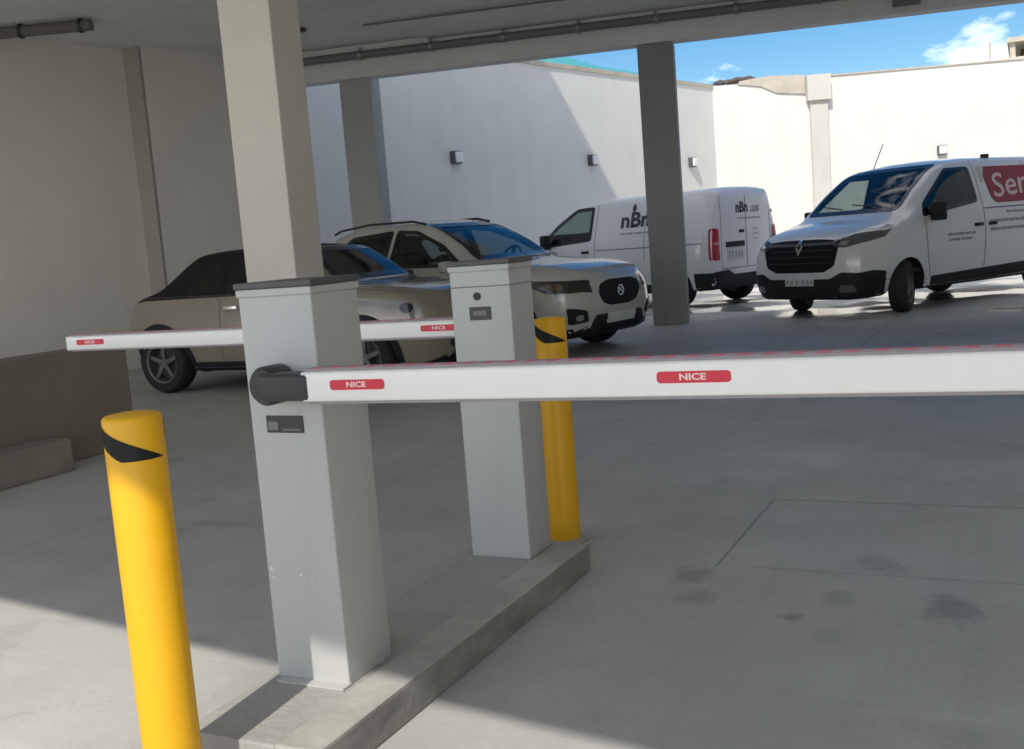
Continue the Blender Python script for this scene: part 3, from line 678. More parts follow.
UNDER = [('underbody', M['cladding'], lambda c, n, r: r < 2 * SEG and n.z < -.3)]
class Car:
    """a hull skinned over cross sections; panes, lamps and trims are thin shells laid on that hull"""
    def __init__(s, name, keys, pos, heading, paint, label, cat, group=None):
        s.root = empty(name, (*pos, 0), R(heading), label=label, cat=cat, group=group)
        s.paint = paint; s.hull = build_hull(keys); s.bvh = BVHTree.FromBMesh(s.hull); s.holes = []; s.wheels = []; s.keys = keys
    def ray(s, axis, sg, a, b):
        o, d = {'side': (Vector((a, 3 * sg, b)), Vector((0, -sg, 0))), 'end': (Vector((6 * sg, a, b)), Vector((-sg, 0, 0))), 'top': (Vector((a, b, 4)), Vector((0, 0, -1)))}[axis]
        h = s.bvh.ray_cast(o, d)
        return (h[0], h[1]) if h[0] is not None else (None, None)
    def project(s, bm, axis, sg, off, depth, flat=False):
        """bm holds 2-D faces in its x,y; lay them on the hull and give them thickness"""
        res = {}
        for v in list(bm.verts):
            p, nrm = s.ray(axis, sg, v.co.x, v.co.y)
            if p is None: bm.verts.remove(v); continue
            res[v] = (p, nrm)
        edge = [e for e in bm.edges if len(e.link_faces) == 1]
        for v, (p, nrm) in res.items(): v.co = p + nrm * off
        if depth:
            r = bmesh.ops.extrude_edge_only(bm, edges=edge)
            old = list(res.items())
            bv = [g for g in r['geom'] if isinstance(g, bmesh.types.BMVert)]
            for v in bv:
                best = min(old, key=lambda it: (it[0].co - v.co).length_squared)
                v.co = v.co - best[1][1] * depth
        return bm
    def grid(s, poly, hole=None, d=.06):
        bm = bmesh.new()
        if hole is None: bm.faces.new([bm.verts.new((x, y, 0)) for x, y in poly])
        else:
            a = [bm.verts.new((x, y, 0)) for x, y in poly]; b = [bm.verts.new((x, y, 0)) for x, y in hole]; n = len(a)
            for i in range(n): bm.faces.new((a[i], a[(i + 1) % n], b[(i + 1) % n], b[i]))
        for ax in (0, 1):
            lo = min(v.co[ax] for v in bm.verts); hi = max(v.co[ax] for v in bm.verts); x = lo + d
            while x < hi - d * .3:
                co_ = Vector((0, 0, 0)); co_[ax] = x; no = Vector((0, 0, 0)); no[ax] = 1
                bmesh.ops.bisect_plane(bm, geom=bm.verts[:] + bm.edges[:] + bm.faces[:], plane_co=co_, plane_no=no); x += d
        return bm
    def decal(s, name, poly, axis, sg, m, parent=None, off=.004, depth=.008, hole=None, d=.06, smooth=True, label=None):
        bm = s.project(s.grid(poly, hole, d), axis, sg, off, depth)
        return mesh_obj(name, bm, m, parent or s.root, smooth=smooth, label=label)
    def window(s, poly, axis, sg, m, name='window', frame=.045, r=.05, outer=.012):
        p = rounded(poly, r)
        s.holes.append((axis, sg, offset_poly(p, -.022)))
        g = s.decal(name, p, axis, sg, m, off=.003, depth=0)
        if frame: s.decal('frame', offset_poly(p, outer), axis, sg, M['trim'], g, off=.006, depth=.012, hole=offset_poly(p, -frame), d=.09)
        return g
    def lettering(s, txt, size, a, b, axis, sg, m, width=None, shear=0, bold=0.0, rot=0.0, parent=None, name='lettering', off=.005):
        bm = text_bm(txt, size, shear, width, bold)
        fl_ = -1 if (axis == 'side' and sg > 0) or (axis == 'end' and sg < 0) else 1
        for v in bm.verts:
            x, y = v.co.x, v.co.y
            x, y = x * math.cos(rot) - y * math.sin(rot), x * math.sin(rot) + y * math.cos(rot)
            v.co = (a + x * fl_, b + y, 0)
        s.project(bm, axis, sg, off, 0)
        return mesh_obj(name, bm, m, parent or s.root)
    def dashes(s, a0, a1, b, h, axis, sg, m, name='small_print', slope=0.0):
        bm = bmesh.new(); x = min(a0, a1); hi = max(a0, a1)
        while x < hi:
            w_ = random.uniform(.05, .16); x2 = min(x + w_, hi)
            za = b + slope * (x - a0); 
            v = [bm.verts.new((p, q, 0)) for p, q in ((x, za - h / 2), (x2, za - h / 2), (x2, za + h / 2), (x, za + h / 2))]; bm.faces.new(v); x = x2 + .014
        s.project(bm, axis, sg, .004, 0)
        return mesh_obj(name, bm, m, s.root)
    def wheel(s, x, side, r, w_, y_out, m_rim, spokes=5, arch=.06, steer=0, lip=None, lip_w=.035):
        sg = side
        wr = empty('wheel', (x, sg * (y_out - w_ / 2), r)); wr.parent = s.root
        # the wheel itself is a mesh: tyre, with rim as its child
        COLX = Matrix.Rotation(R(-90) * sg, 4, 'X')
        bm = bmesh.new()
        lathe(bm, [(r * .66, -w_ / 2), (r * .90, -w_ / 2), (r * .97, -w_ / 2 + .02), (r, -w_ / 2 + .05), (r, w_ / 2 - .05), (r * .97, w_ / 2 - .02), (r * .90, w_ / 2), (r * .66, w_ / 2), (r * .62, w_ / 2 - .02), (r * .62, -w_ / 2 + .02)], 44, COLX, closed=True)
        bpy.data.objects.remove(wr)
        ty = mesh_obj('wheel', bm, M['tyre'], s.root, smooth=True); ty.location = (x, sg * (y_out - w_ / 2), r); ty.rotation_euler = (0, 0, steer)
        bm = bmesh.new()
        lathe(bm, [(r * .635, w_ / 2 - .012), (r * .655, w_ / 2 + .002), (r * .60, w_ / 2 - .004), (r * .57, w_ / 2 - .05), (r * .57, -w_ / 2 + .02)], 40, COLX)
        lathe(bm, [(0, w_ / 2 - .028), (r * .13, w_ / 2 - .028), (r * .16, w_ / 2 - .04), (r * .16, w_ / 2 - .07), (0, w_ / 2 - .07)], 24, COLX)
        for k in range(spokes):
            t = bmesh.new(); box(t, r * .12, r * .60, -r * .085, r * .085, w_ / 2 - .055, w_ / 2 - .022, bev=.008)
            for v in t.verts:
                if v.co.x > r * .4: v.co.y *= .75; 
            t.transform(COLX @ Matrix.Rotation(2 * math.pi * k / spokes + .3, 4, 'Z')); join(bm, t)
        mesh_obj('rim', bm, m_rim, ty, smooth=True)
        bm = bmesh.new(); lathe(bm, [(0, 0), (r * .56, 0), (r * .56, .01), (0, .01)], 32, COLX @ Matrix.Translation((0, 0, -.02))); mesh_obj('brake_disc', bm, M['lid'], ty)
        Ra = r + arch
        s.wheels.append((x, sg, r, Ra))
        # arch lip
        def arc(rad, n=28, a0=-14, a1=194): return [(x + rad * math.cos(R(a0 + (a1 - a0) * i / n)), r + rad * math.sin(R(a0 + (a1 - a0) * i / n))) for i in range(n + 1)]
        o_, i_ = arc(Ra + lip_w), arc(Ra - .028)
        bm = bmesh.new(); a = [bm.verts.new((*p, 0)) for p in o_]; b = [bm.verts.new((*p, 0)) for p in i_]
        mid_ = [bm.verts.new(((p[0] + q[0]) / 2, (p[1] + q[1]) / 2, 0)) for p, q in zip(o_, i_)]
        for i in range(len(a) - 1): bm.faces.new((a[i], a[i + 1], mid_[i + 1], mid_[i])); bm.faces.new((mid_[i], mid_[i + 1], b[i + 1], b[i]))
        s.project(bm, 'side', sg, .006, .015)
        if len(bm.faces): mesh_obj('arch_lip', bm, lip or s.paint, s.root, smooth=True)
        # dark liner
        bm = bmesh.new(); n = 20; yo, yi = sg * (y_out - .06), sg * (y_out - .42); ra = [];
        for i in range(n + 1):
            a_ = R(-10 + 200 * i / n); px_, pz_ = x + (Ra - .006) * math.cos(a_), max(r + (Ra - .006) * math.sin(a_), .16)
            ra.append((bm.verts.new((px_, yo, pz_)), bm.verts.new((px_, yi, pz_))))
        for p, q in zip(ra, ra[1:]): bm.faces.new((p[0], q[0], q[1], p[1]))
        bm.faces.new([p[1] for p in ra])
        mesh_obj('arch_liner', bm, M['interior'], s.root)
    def finish(s, splits=()):
        """cut window and wheel openings from the hull, split off differently coloured panels, link the body"""
        bm = s.hull; lay = bm.faces.layers.int['row']; kill = []
        parts = [[] for _ in splits]
        for f in bm.faces:
            c = f.calc_center_median(); n = f.normal; dead = False
            for axis, sg, poly in s.holes:
                if axis == 'side' and n.y * sg > .25 and inside(poly, c.x, c.z): dead = True
                if axis == 'end' and n.x * sg > .12 and inside(poly, c.y, c.z): dead = True
            for x, sg, r, Ra in s.wheels:
                if c.y * sg > .45 and c.z < r + Ra and (c.x - x) ** 2 + (c.z - r) ** 2 < (Ra - .012) ** 2: dead = True
            if dead: kill.append(f); continue
            for k, sp in enumerate(splits):
                if sp[2](c, n, f[lay]): parts[k].append(f); break
        made = []
        for k, sp in enumerate(splits):
            t = bmesh.new(); mp_ = {}
            for f in parts[k]:
                vs = []
                for v in f.verts:
                    if v not in mp_: mp_[v] = t.verts.new(v.co)
                    vs.append(mp_[v])
                t.faces.new(vs)
            made.append(mesh_obj(sp[0], t, sp[1], s.root, smooth=True))
        bmesh.ops.delete(bm, geom=kill + [f for p in parts for f in p], context='FACES')
        s.body = mesh_obj('body', bm, s.paint, s.root, smooth=True)
        return made
    def seat(s, x, y, z):
        bm = bmesh.new()
        box(bm, x - .25, x + .25, y - .23, y + .23, z, z + .16, bev=.04)
        box(bm, -.07, .07, -.23, .23, 0, .60, bev=.05, mtx=Matrix.Translation((x - .27, y, z + .1)) @ Matrix.Rotation(R(-14), 4, 'Y'))
        box(bm, -.05, .05, -.13, .13, 0, .20, bev=.04, mtx=Matrix.Translation((x - .44, y, z + .72)) @ Matrix.Rotation(R(-10), 4, 'Y'))
        mesh_obj('seat', bm, M['seat'], s.root)
    def cabin(s, x0, x1, w_, zf, zd, xd, wheel_y):
        mesh_obj('cabin_floor', BX(x1, x0, -w_, w_, zf - .06, zf), M['interior'], s.root)
        mesh_obj('dashboard', BX(xd, xd + .45, -w_ * .93, w_ * .93, zf + .2, zd, bev=.06), M['interior'], s.root)
        bm = bmesh.new(); n = 28
        mt = Matrix.Translation((xd - .12, wheel_y, zd + .02)) @ Matrix.Rotation(R(-62), 4, 'Y')
        t = bmesh.new(); lathe(t, [(.185 + .014 * math.cos(a), .014 * math.sin(a)) for a in [2 * math.pi * k / 8 for k in range(8)]], n, mt, closed=True); join(bm, t)
        box(bm, -.18, .18, -.02, .02, -.01, .01, mtx=mt); mesh_obj('steering_wheel', bm, M['interior'], s.root)
    def mirror(s, x, y, z, sg, m, sx=.10, sy=.20, sz=.24):
        bm = bmesh.new(); box(bm, -sx / 2, sx / 2, 0, sy, -sz / 2, sz / 2, bev=.035, seg=3)
        box(bm, -.03, .03, -.10, .02, -.08, -.03, bev=.01)
        if sg < 0: bmesh.ops.scale(bm, vec=(1, -1, 1), verts=bm.verts)
        bm.transform(Matrix.Translation((x, y * sg, z))); return mesh_obj('mirror', bm, m, s.root, smooth=True)
    def gap(s, pts, axis, sg, w_=.006):
        """panel gap as a thin dark strip following a polyline"""
        bm = bmesh.new()
        for (a, b), (c, d) in zip(pts, pts[1:]):
            p, q = Vector((a, b)), Vector((c, d)); e = (q - p).normalized(); n_ = Vector((-e.y, e.x)) * w_; k = max(2, int((q - p).length / .06))
            l = [(bm.verts.new((*(p.lerp(q, i / k) + n_), 0)), bm.verts.new((*(p.lerp(q, i / k) - n_), 0))) for i in range(k + 1)]
            for u, v in zip(l, l[1:]): bm.faces.new((u[0], v[0], v[1], u[1]))
        s.project(bm, axis, sg, .0025, 0); mesh_obj('panel_gap', bm, M['line'], s.root)
    def handle(s, x, z, sg, m, w_=.16):
        p, n_ = s.ray('side', sg, x, z)
        bm = BX(-w_ / 2, w_ / 2, -.012, .03, -.022, .022, bev=.010)
        if sg < 0: bmesh.ops.scale(bm, vec=(1, -1, 1), verts=bm.verts)
        bm.transform(Matrix.Translation(p)); mesh_obj('door_handle', bm, m, s.root, smooth=True)

# ---- panel van with the red panel, facing us (right)
K = [(.945, .32, .42, .46, .56, .62, .54, .76, .44, .80), (.91, .25, .64, .5, .76, .72, .74, .90, .62, .94), (.80, .22, .80, .5, .90, .80, .88, .99, .74, 1.05), (.55, .22, .87, .6, .95, .93, .93, 1.08, .78, 1.14),
     (.15, .25, .90, .7, .97, 1.08, .95, 1.18, .80, 1.23), (-.02, .25, .9, .75, .975, 1.15, .95, 1.24, .80, 1.29), (-.5, .25, .9, .8, .975, 1.19, .95, 1.58, .77, 1.62), (-.92, .25, .9, .8, .975, 1.22, .95, 1.80, .745, 1.87),
     (-1.3, .25, .9, .8, .975, 1.24, .95, 1.86, .745, 1.945), (-1.8, .25, .9, .8, .975, 1.24, .95, 1.87, .755, 1.97), (-3.8, .27, .9, .8, .975, 1.24, .95, 1.87, .755, 1.965), (-4.0, .30, .88, .8, .96, 1.24, .94, 1.84, .73, 1.935), (-4.06, .36, .8, .8, .9, 1.24, .88, 1.78, .66, 1.87)]
T = Car('panel_van', K, (-2.216, 14.892), 238.5, M['white'], 'white panel van with a red lettered side panel, facing the camera at right', 'van', 'delivery vans in the courtyard')
T.window([(-.735, 1.30), (.735, 1.30), (.665, 1.86), (-.665, 1.86)], 'end', 1, M['glass'], 'windscreen', frame=.04, r=.07)
for sg in (1, -1):
    T.window([(-.33, 1.20), (-1.50, 1.34), (-1.50, 1.80), (-1.02, 1.79), (-.42, 1.36)], 'side', sg, M['glassdark'] if sg > 0 else M['glassclear'], 'side_window', frame=.03)
    for x in (0, -3.098): T.wheel(x, sg, .335, .225, .95, M['steel'], 8, arch=.055, steer=R(27) if x == 0 else 0)
    T.mirror(-.50, .955, 1.25, sg, M['cladding'])
    # headlamp, c-shaped daytime light
    hl = T.decal('headlight', rounded([(sg * .50, .975), (sg * .56, .895), (sg * .72, .885), (sg * .86, .935), (sg * .90, 1.06), (sg * .80, 1.055)], .03), 'end', 1, M['lens'], off=.008, depth=.02, d=.04)
    T.decal('daytime_light', rounded([(sg * .60, .92), (sg * .70, .915), (sg * .74, .96), (sg * .64, .96)], .01), 'end', 1, M['chrome'], hl, off=.012, depth=.012, d=.04)
    T.decal('headlight', rounded([(.80, .93), (.70, .935), (.42, .985), (.20, 1.115), (.26, 1.13), (.56, 1.045), (.80, 1.02)], .02), 'side', sg, M['lens'], off=.006, depth=.02, d=.04)
    T.decal('lower_trim', rounded([(-.48, .22), (-2.66, .24), (-2.66, .47), (-.48, .42)], .02), 'side', sg, M['cladding'], off=.012, depth=.03)
    T.decal('lower_trim', rounded([(.42, .22), (.93, .22), (.93, .56), (.66, .585), (.44, .56)], .02), 'side', sg, M['cladding'], off=.010, depth=.03)
    T.gap([(-.35, 1.17), (-.37, .75), (-.46, .42)], 'side', sg); T.gap([(-1.60, 1.88), (-1.60, .46)], 'side', sg); T.gap([(-2.75, 1.86), (-2.75, 1.2), (-2.75, .82)], 'side', sg)
    T.gap([(-1.62, 1.24), (-2.74, 1.24)], 'side', sg, .008)
    T.handle(-1.45, 1.03, sg, M['cladding']); T.handle(-1.76, 1.03, sg, M['cladding'])
    T.decal('tail_light', rounded([(sg * .82, .95), (sg * .90, .95), (sg * .87, 1.45), (sg * .79, 1.45)], .02), 'end', -1, M['taillamp'], off=.01, depth=.03)
T.decal('front_bumper', rounded([(-.93, .22), (.93, .22), (.93, .56), (.66, .58), (.5, .50), (-.5, .50), (-.66, .58), (-.93, .56)], .03), 'end', 1, M['cladding'], off=.012, depth=.03, d=.05)
g = T.decal('grille', rounded([(-.64, .975), (-.56, .66), (-.40, .585), (.40, .585), (.56, .66), (.64, .975), (.3, 1.0), (-.3, 1.0)], .03), 'end', 1, M['grille'], off=.008, depth=.02, d=.04)
T.decal('grille_bar', rounded([(-.58, .925), (.58, .925), (.58, .955), (-.58, .955)], .01), 'end', 1, M['steel'], g, off=.016, depth=.016)
for z in (.70, .78, .86): T.decal('grille_bar', [(-.52, z), (.52, z), (.52, z + .012), (-.52, z + .012)], 'end', 1, M['blackplastic'], g, off=.012, depth=.012)
dm = [(0, .80), (.062, .91), (0, 1.02), (-.062, .91)]; T.decal('diamond_badge', dm, 'end', 1, M['chrome'], g, off=.022, depth=.02, hole=[(0, .865), (.028, .91), (0, .955), (-.028, .91)], d=.05)
npl = T.decal('number_plate', rounded([(-.24, .415), (.24, .415), (.24, .505), (-.24, .505)], .01), 'end', 1, M['plate'], off=.020, depth=.02)
for a in (-.2, -.12, -.04, .07, .15, .21): T.decal('plate_mark', [(a - .016, .435), (a + .016, .435), (a + .016, .487), (a - .016, .487)], 'end', 1, M['inkgrey'], npl, off=.022, depth=0)
for a in (-.72, .72): T.decal('fog_light', rounded([(a - .1, .33), (a + .1, .33), (a + .08, .42), (a - .08, .42)], .03), 'end', 1, M['lens'], off=.016, depth=.012)
for sg in (1, -1):
    rp = T.decal('sign_panel', rounded([(-1.76, 1.80), (-1.83, 1.38), (-1.92, 1.30), (-3.75, 1.30), (-3.75, 1.80)], .04), 'side', sg, M['redpanel'], off=.006, depth=.006)
    T.lettering('Serena', .46, -2.72, 1.56, 'side', sg, M['cream_ink'], width=1.68, shear=.18, bold=.004, rot=.06, parent=rp, off=.010)
    T.dashes(-2.1, -3.6, 1.17, .035, 'side', sg, M['inkgrey']); T.dashes(-1.72, -2.9, 1.06, .04, 'side', sg, M['inkgrey']); T.dashes(-1.72, -2.6, .95, .04, 'side', sg, M['inkgrey'])
    T.dashes(-.78, -1.38, .93, .03, 'side', sg, M['inkgrey']); T.dashes(-.80, -1.3, .86, .03, 'side', sg, M['inkgrey'])
T.cabin(.0, -1.65, .88, .55, 1.22, -.45, .42)
for y in (.45, -.2, -.58): T.seat(-1.12, y, .78)
mesh_obj('bulkhead', BX(-1.74, -1.70, -.86, .86, .5, 1.80), M['plate'], T.root)
for x, z in ((-2.15, 1.98), (-3.3, 1.98)):
    for sg in (1, -1):
        p, _ = T.ray('top', 1, x, sg * .62); mesh_obj('roof_bar_foot', BX(x - .06, x + .06, sg * .62 - .03, sg * .62 + .03, p.z - .01, p.z + .05, bev=.01), M['cladding'], T.root)
bm = bmesh.new(); p, _ = T.ray('top', 1, -1.15, -.45); tube(bm, p, p + Vector((-.22, 0, .34)), .006, 8); mesh_obj('aerial', bm, M['cladding'], T.root)
wb = bmesh.new()
for a, b in (((.40, 1.345), (-.05, 1.40)), ((-.15, 1.345), (-.55, 1.40))):
    p, n_ = T.ray('end', 1, *a); q, m_ = T.ray('end', 1, *b); tube(wb, p + n_ * .02, q + m_ * .02, .008, 6)
mesh_obj('wiper', wb, M['trim'], T.root)
T.finish(UNDER)

# ---- panel van seen from behind (centre)
K = [(.885, .36, .40, .5, .52, .66, .48, .80, .38, .84), (.80, .26, .68, .5, .80, .80, .74, .98, .55, 1.03), (.6, .22, .82, .55, .9, .92, .86, 1.06, .68, 1.12), (.15, .22, .86, .65, .95, 1.05, .92, 1.17, .74, 1.22),
     (-.1, .24, .87, .7, .955, 1.09, .93, 1.23, .77, 1.28), (-.6, .24, .88, .75, .955, 1.13, .93, 1.56, .75, 1.61), (-1.0, .24, .88, .75, .955, 1.15, .93, 1.74, .725, 1.80), (-1.4, .24, .88, .75, .955, 1.16, .93, 1.81, .72, 1.875),
     (-2.0, .24, .88, .75, .955, 1.17, .93, 1.83, .73, 1.905), (-3.85, .26, .88, .75, .955, 1.17, .93, 1.83, .73, 1.90), (-4.0, .29, .87, .75, .945, 1.17, .92, 1.81, .71, 1.875), (-4.06, .33, .84, .75, .91, 1.17, .885, 1.77, .68, 1.83), (-4.085, .38, .78, .75, .85, 1.17, .82, 1.70, .60, 1.76)]
J = Car('panel_van', K, (-7.97, 18.72), 159.3, M['white'], 'white panel van parked with its rear doors and red tail lights toward us', 'van', 'delivery vans in the courtyard')
J.window([(-.70, 1.31), (.70, 1.31), (.63, 1.79), (-.63, 1.79)], 'end', 1, M['glassclear'], 'windscreen', frame=.035, r=.07)
for sg in (1, -1):
    J.window([(-.22, 1.15), (-.55, 1.14), (-1.52, 1.20), (-1.52, 1.76), (-1.10, 1.755), (-.62, 1.48)], 'side', sg, M['glassmid'], 'side_window', frame=.05)
    for x in (0, -3.275): J.wheel(x, sg, .335, .225, .935, M['steel'], 8, arch=.05)
    J.mirror(-.52, .94, 1.22, sg, M['cladding'], sz=.26)
    J.decal('headlight', rounded([(.78, .86), (.50, .98), (.28, 1.06), (.40, .92), (.74, .78)], .03), 'side', sg, M['lens'], off=.006, depth=.02, d=.04)
    J.decal('lower_trim', rounded([(-.45, .24), (-2.84, .26), (-2.84, .40), (-.45, .38)], .02), 'side', sg, M['cladding'], off=.012, depth=.03)
    J.decal('rear_bumper', rounded([(-3.70, .27), (-4.05, .30), (-4.05, .55), (-3.70, .55)], .02), 'side', sg, M['cladding'], off=.012, depth=.03)
    J.gap([(-1.62, 1.84), (-1.62, .42)], 'side', sg); J.gap([(-.35, 1.10), (-.40, .42)], 'side', sg); J.gap([(-2.72, 1.82), (-2.72, .8)], 'side', sg)
    J.gap([(-1.64, 1.02), (-3.9, 1.02)], 'side', sg, .008)
    J.handle(-1.40, 1.0, sg, M['cladding'])
    tl = J.decal('tail_light', rounded([(sg * .755, .74), (sg * .89, .74), (sg * .875, 1.25), (sg * .765, 1.23)], .03), 'end', -1, M['taillamp'], off=.012, depth=.03, d=.05)
    J.decal('lamp_band', [(sg * .762, .985), (sg * .878, .985), (sg * .876, 1.03), (sg * .764, 1.03)], 'end', -1, M['tailwhite'], tl, off=.016, depth=.01)
    J.decal('tail_light', rounded([(-4.07, .75), (-4.02, .75), (-4.01, 1.23), (-4.07, 1.25)], .02), 'side', sg, M['taillamp'], off=.01, depth=.02)
    # logo: a drop over the letters, a tagline below
    lo = J.lettering('nBn', .34, -2.50, 1.48, 'side', sg, M['ink'], width=.62, bold=.012, name='logo_lettering')
    cxm, czm = -2.45, 1.69
    J.decal('logo_drop', [(cxm + .045 * math.cos(a) * (1 - .5 * max(0, math.sin(a))), czm + .07 * math.sin(a)) for a in [2 * math.pi * k / 14 for k in range(14)]], 'side', sg, M['ink'], lo, off=.004, depth=0)
    J.dashes(-2.2, -2.85, 1.27, .03, 'side', sg, M['inkgrey'])
J.decal('rear_bumper', rounded([(-.90, .30), (.90, .30), (.90, .56), (.55, .58), (.40, .50), (-.40, .50), (-.55, .58), (-.90, .56)], .03), 'end', -1, M['cladding'], off=.02, depth=.05)
J.gap([(0, 1.80), (0, .62)], 'end', -1, .008); J.gap([(-.68, 1.74), (-.70, .60)], 'end', -1); J.gap([(.68, 1.74), (.70, .60)], 'end', -1); J.gap([(-.7, .60), (.7, .60)], 'end', -1)
npl = J.decal('number_plate', rounded([(.10, .74), (.55, .74), (.55, .93), (.10, .93)], .01), 'end', -1, M['plate'], off=.01, depth=.01)
for a in (.16, .24, .32, .41, .49): J.decal('plate_mark', [(a - .02, .77), (a + .02, .77), (a + .02, .87), (a - .02, .87)], 'end', -1, M['inkgrey'], npl, off=.012, depth=0)
J.decal('plate_housing', rounded([(.08, .935), (.57, .935), (.57, 1.02), (.08, 1.02)], .015), 'end', -1, M['cladding'], off=.022, depth=.03)
J.decal('rear_badge', rounded([(.06, 1.15), (.20, 1.15), (.20, 1.20), (.06, 1.20)], .02), 'end', -1, M['cladding'], off=.012, depth=.012)
for z in (.75, 1.05, 1.45): J.decal('hinge', rounded([(-.86, z), (-.76, z), (-.76, z + .05), (-.86, z + .05)], .01), 'end', -1, M['steel'], off=.015, depth=.02)
J.lettering('nBn', .23, .10, 1.55, 'end', -1, M['ink'], width=.34, bold=.01, name='logo_lettering'); J.lettering('.us', .20, -.26, 1.54, 'end', -1, M['inkgrey'], width=.26, bold=.006, name='logo_lettering')
J.dashes(.25, -.42, 1.38, .022, 'end', -1, M['inkgrey']); J.dashes(-.18, -.34, 1.2, .018, 'end', -1, M['inkgrey']); J.dashes(-.18, -.34, 1.12, .018, 'end', -1, M['inkgrey']); J.dashes(-.18, -.34, 1.04, .018, 'end', -1, M['inkgrey'])
J.cabin(-.1, -1.6, .86, .5, 1.12, -.5, .4)
for y in (.42, -.2, -.55): J.seat(-1.15, y, .70)
J.finish(UNDER)

# ---- crossover (white, behind the convertible)
K = [(.905, .40, .35, .52, .46, .66, .42, .78, .30, .82), (.84, .28, .56, .5, .67, .70, .63, .85, .48, .89), (.72, .22, .73, .5, .82, .78, .79, .91, .62, .95), (.4, .20, .81, .6, .89, .88, .85, .97, .70, 1.02),
     (-.1, .2, .83, .65, .90, .96, .865, 1.01, .72, 1.065), (-.42, .2, .83, .65, .9, 1.0, .86, 1.05, .71, 1.105), (-.8, .2, .83, .65, .9, 1.02, .85, 1.28, .66, 1.33), (-1.25, .2, .83, .65, .9, 1.03, .85, 1.49, .605, 1.545),
     (-1.6, .2, .83, .65, .9, 1.04, .85, 1.55, .585, 1.61), (-2.4, .2, .83, .65, .9, 1.06, .85, 1.54, .575, 1.605), (-2.9, .22, .82, .65, .89, 1.08, .84, 1.47, .55, 1.545), (-3.12, .25, .80, .65, .88, 1.09, .82, 1.33, .56, 1.39),
     (-3.33, .30, .75, .65, .86, .98, .80, 1.09, .62, 1.12), (-3.42, .42, .6, .65, .75, .86, .70, .96, .5, .99)]
Z = Car('crossover_car', K, (-4.90, 11.08), -13.3, M['pearl'], 'white crossover car with roof rails and dark oval grille, behind the convertible', 'car')
Z.window([(-.655, 1.11), (.655, 1.11), (.545, 1.535), (-.545, 1.535)], 'end', 1, M['glass'], 'windscreen', frame=.035, r=.06)
Z.window([(-.52, 1.13), (.52, 1.13), (.46, 1.44), (-.46, 1.44)], 'end', -1, M['glassdark'], 'rear_window', frame=.03)
for sg in (1, -1):
    Z.window([(-.62, 1.05), (-1.76, 1.08), (-1.76, 1.50), (-1.42, 1.47), (-.98, 1.29)], 'side', sg, M['glassclear'], 'side_window', frame=.028, r=.04)
    Z.window([(-1.84, 1.08), (-2.66, 1.11), (-2.70, 1.36), (-2.55, 1.46), (-1.84, 1.50)], 'side', sg, M['glass'], 'side_window', frame=.028, r=.04)
    Z.window([(-2.78, 1.13), (-3.00, 1.18), (-2.95, 1.32), (-2.80, 1.37)], 'side', sg, M['glassdark'], 'side_window', frame=.02, r=.03)
    for x in (0, -2.585): Z.wheel(x, sg, .335, .215, .905, M['rim'], 10, arch=.05, lip=M['cladding'], lip_w=.06)
    Z.mirror(-.72, .88, 1.05, sg, M['pearl'], sx=.10, sy=.18, sz=.13)
    Z.decal('lower_trim', rounded([(-.44, .20), (-2.14, .20), (-2.14, .33), (-.44, .33)], .02), 'side', sg, M['cladding'], off=.012, depth=.03)
    hl = Z.decal('headlight', rounded([(.86, .69), (.58, .70), (.30, .80), (.22, .86), (.42, .84), (.86, .815)], .03), 'side', sg, M['lensdark'], off=.006, depth=.02, d=.04)
    Z.decal('headlamp_unit', rounded([(.74, .73), (.60, .73), (.46, .78), (.60, .80), (.72, .79)], .015), 'side', sg, M['amber'], hl, off=.009, depth=.006, d=.04)
    Z.decal('headlight', rounded([(sg * .80, .71), (sg * .48, .68), (sg * .50, .78), (sg * .66, .815), (sg * .82, .82)], .02), 'end', 1, M['lensdark'], off=.006, depth=.02, d=.04)
    Z.decal('fog_lamp_surround', rounded([(sg * .54, .38), (sg * .76, .36), (sg * .80, .54), (sg * .72, .53), (sg * .58, .50)], .03), 'end', 1, M['cladding'], off=.008, depth=.02, d=.04)
    Z.decal('fog_lamp', rounded([(sg * .62, .40), (sg * .70, .40), (sg * .70, .46), (sg * .62, .46)], .025), 'end', 1, M['chrome'], off=.014, depth=.008, d=.04)
    Z.decal('front_bumper', rounded([(.40, .20), (.90, .22), (.90, .33), (.50, .30), (.41, .28)], .02), 'side', sg, M['cladding'], off=.010, depth=.03)
    Z.gap([(-.46, 1.0), (-.52, .36)], 'side', sg); Z.gap([(-1.80, 1.05), (-1.80, .36)], 'side', sg); Z.gap([(-2.70, 1.07), (-2.45, .72)], 'side', sg)
    Z.handle(-1.62, .93, sg, M['pearl']); Z.handle(-2.52, .95, sg, M['pearl'])
    Z.decal('tail_light', rounded([(sg * .45, .90), (sg * .80, .92), (sg * .78, 1.03), (sg * .5, 1.02)], .03), 'end', -1, M['taillamp'], off=.01, depth=.02)
    bm = bmesh.new(); pts = [(-1.35, .575, 1.555), (-1.55, .575, 1.60), (-2.3, .565, 1.612), (-2.85, .55, 1.572), (-2.98, .54, 1.53)]
    for a, b in zip(pts, pts[1:]): tube(bm, (a[0], a[1] * sg, a[2]), (b[0], b[1] * sg, b[2]), .014, 10)
    mesh_obj('roof_rail', bm, M['blackplastic'], Z.root, smooth=True)
g = Z.decal('grille', rounded([(-.40, .67), (-.36, .76), (-.22, .80), (.22, .80), (.36, .76), (.40, .67), (.32, .56), (.18, .52), (-.18, .52), (-.32, .56)], .04), 'end', 1, M['grille'], off=.010, depth=.02, d=.04)
oc = lambda r: [(r * math.cos(R(22.5 + 45 * k)), .67 + r * math.sin(R(22.5 + 45 * k))) for k in range(8)]
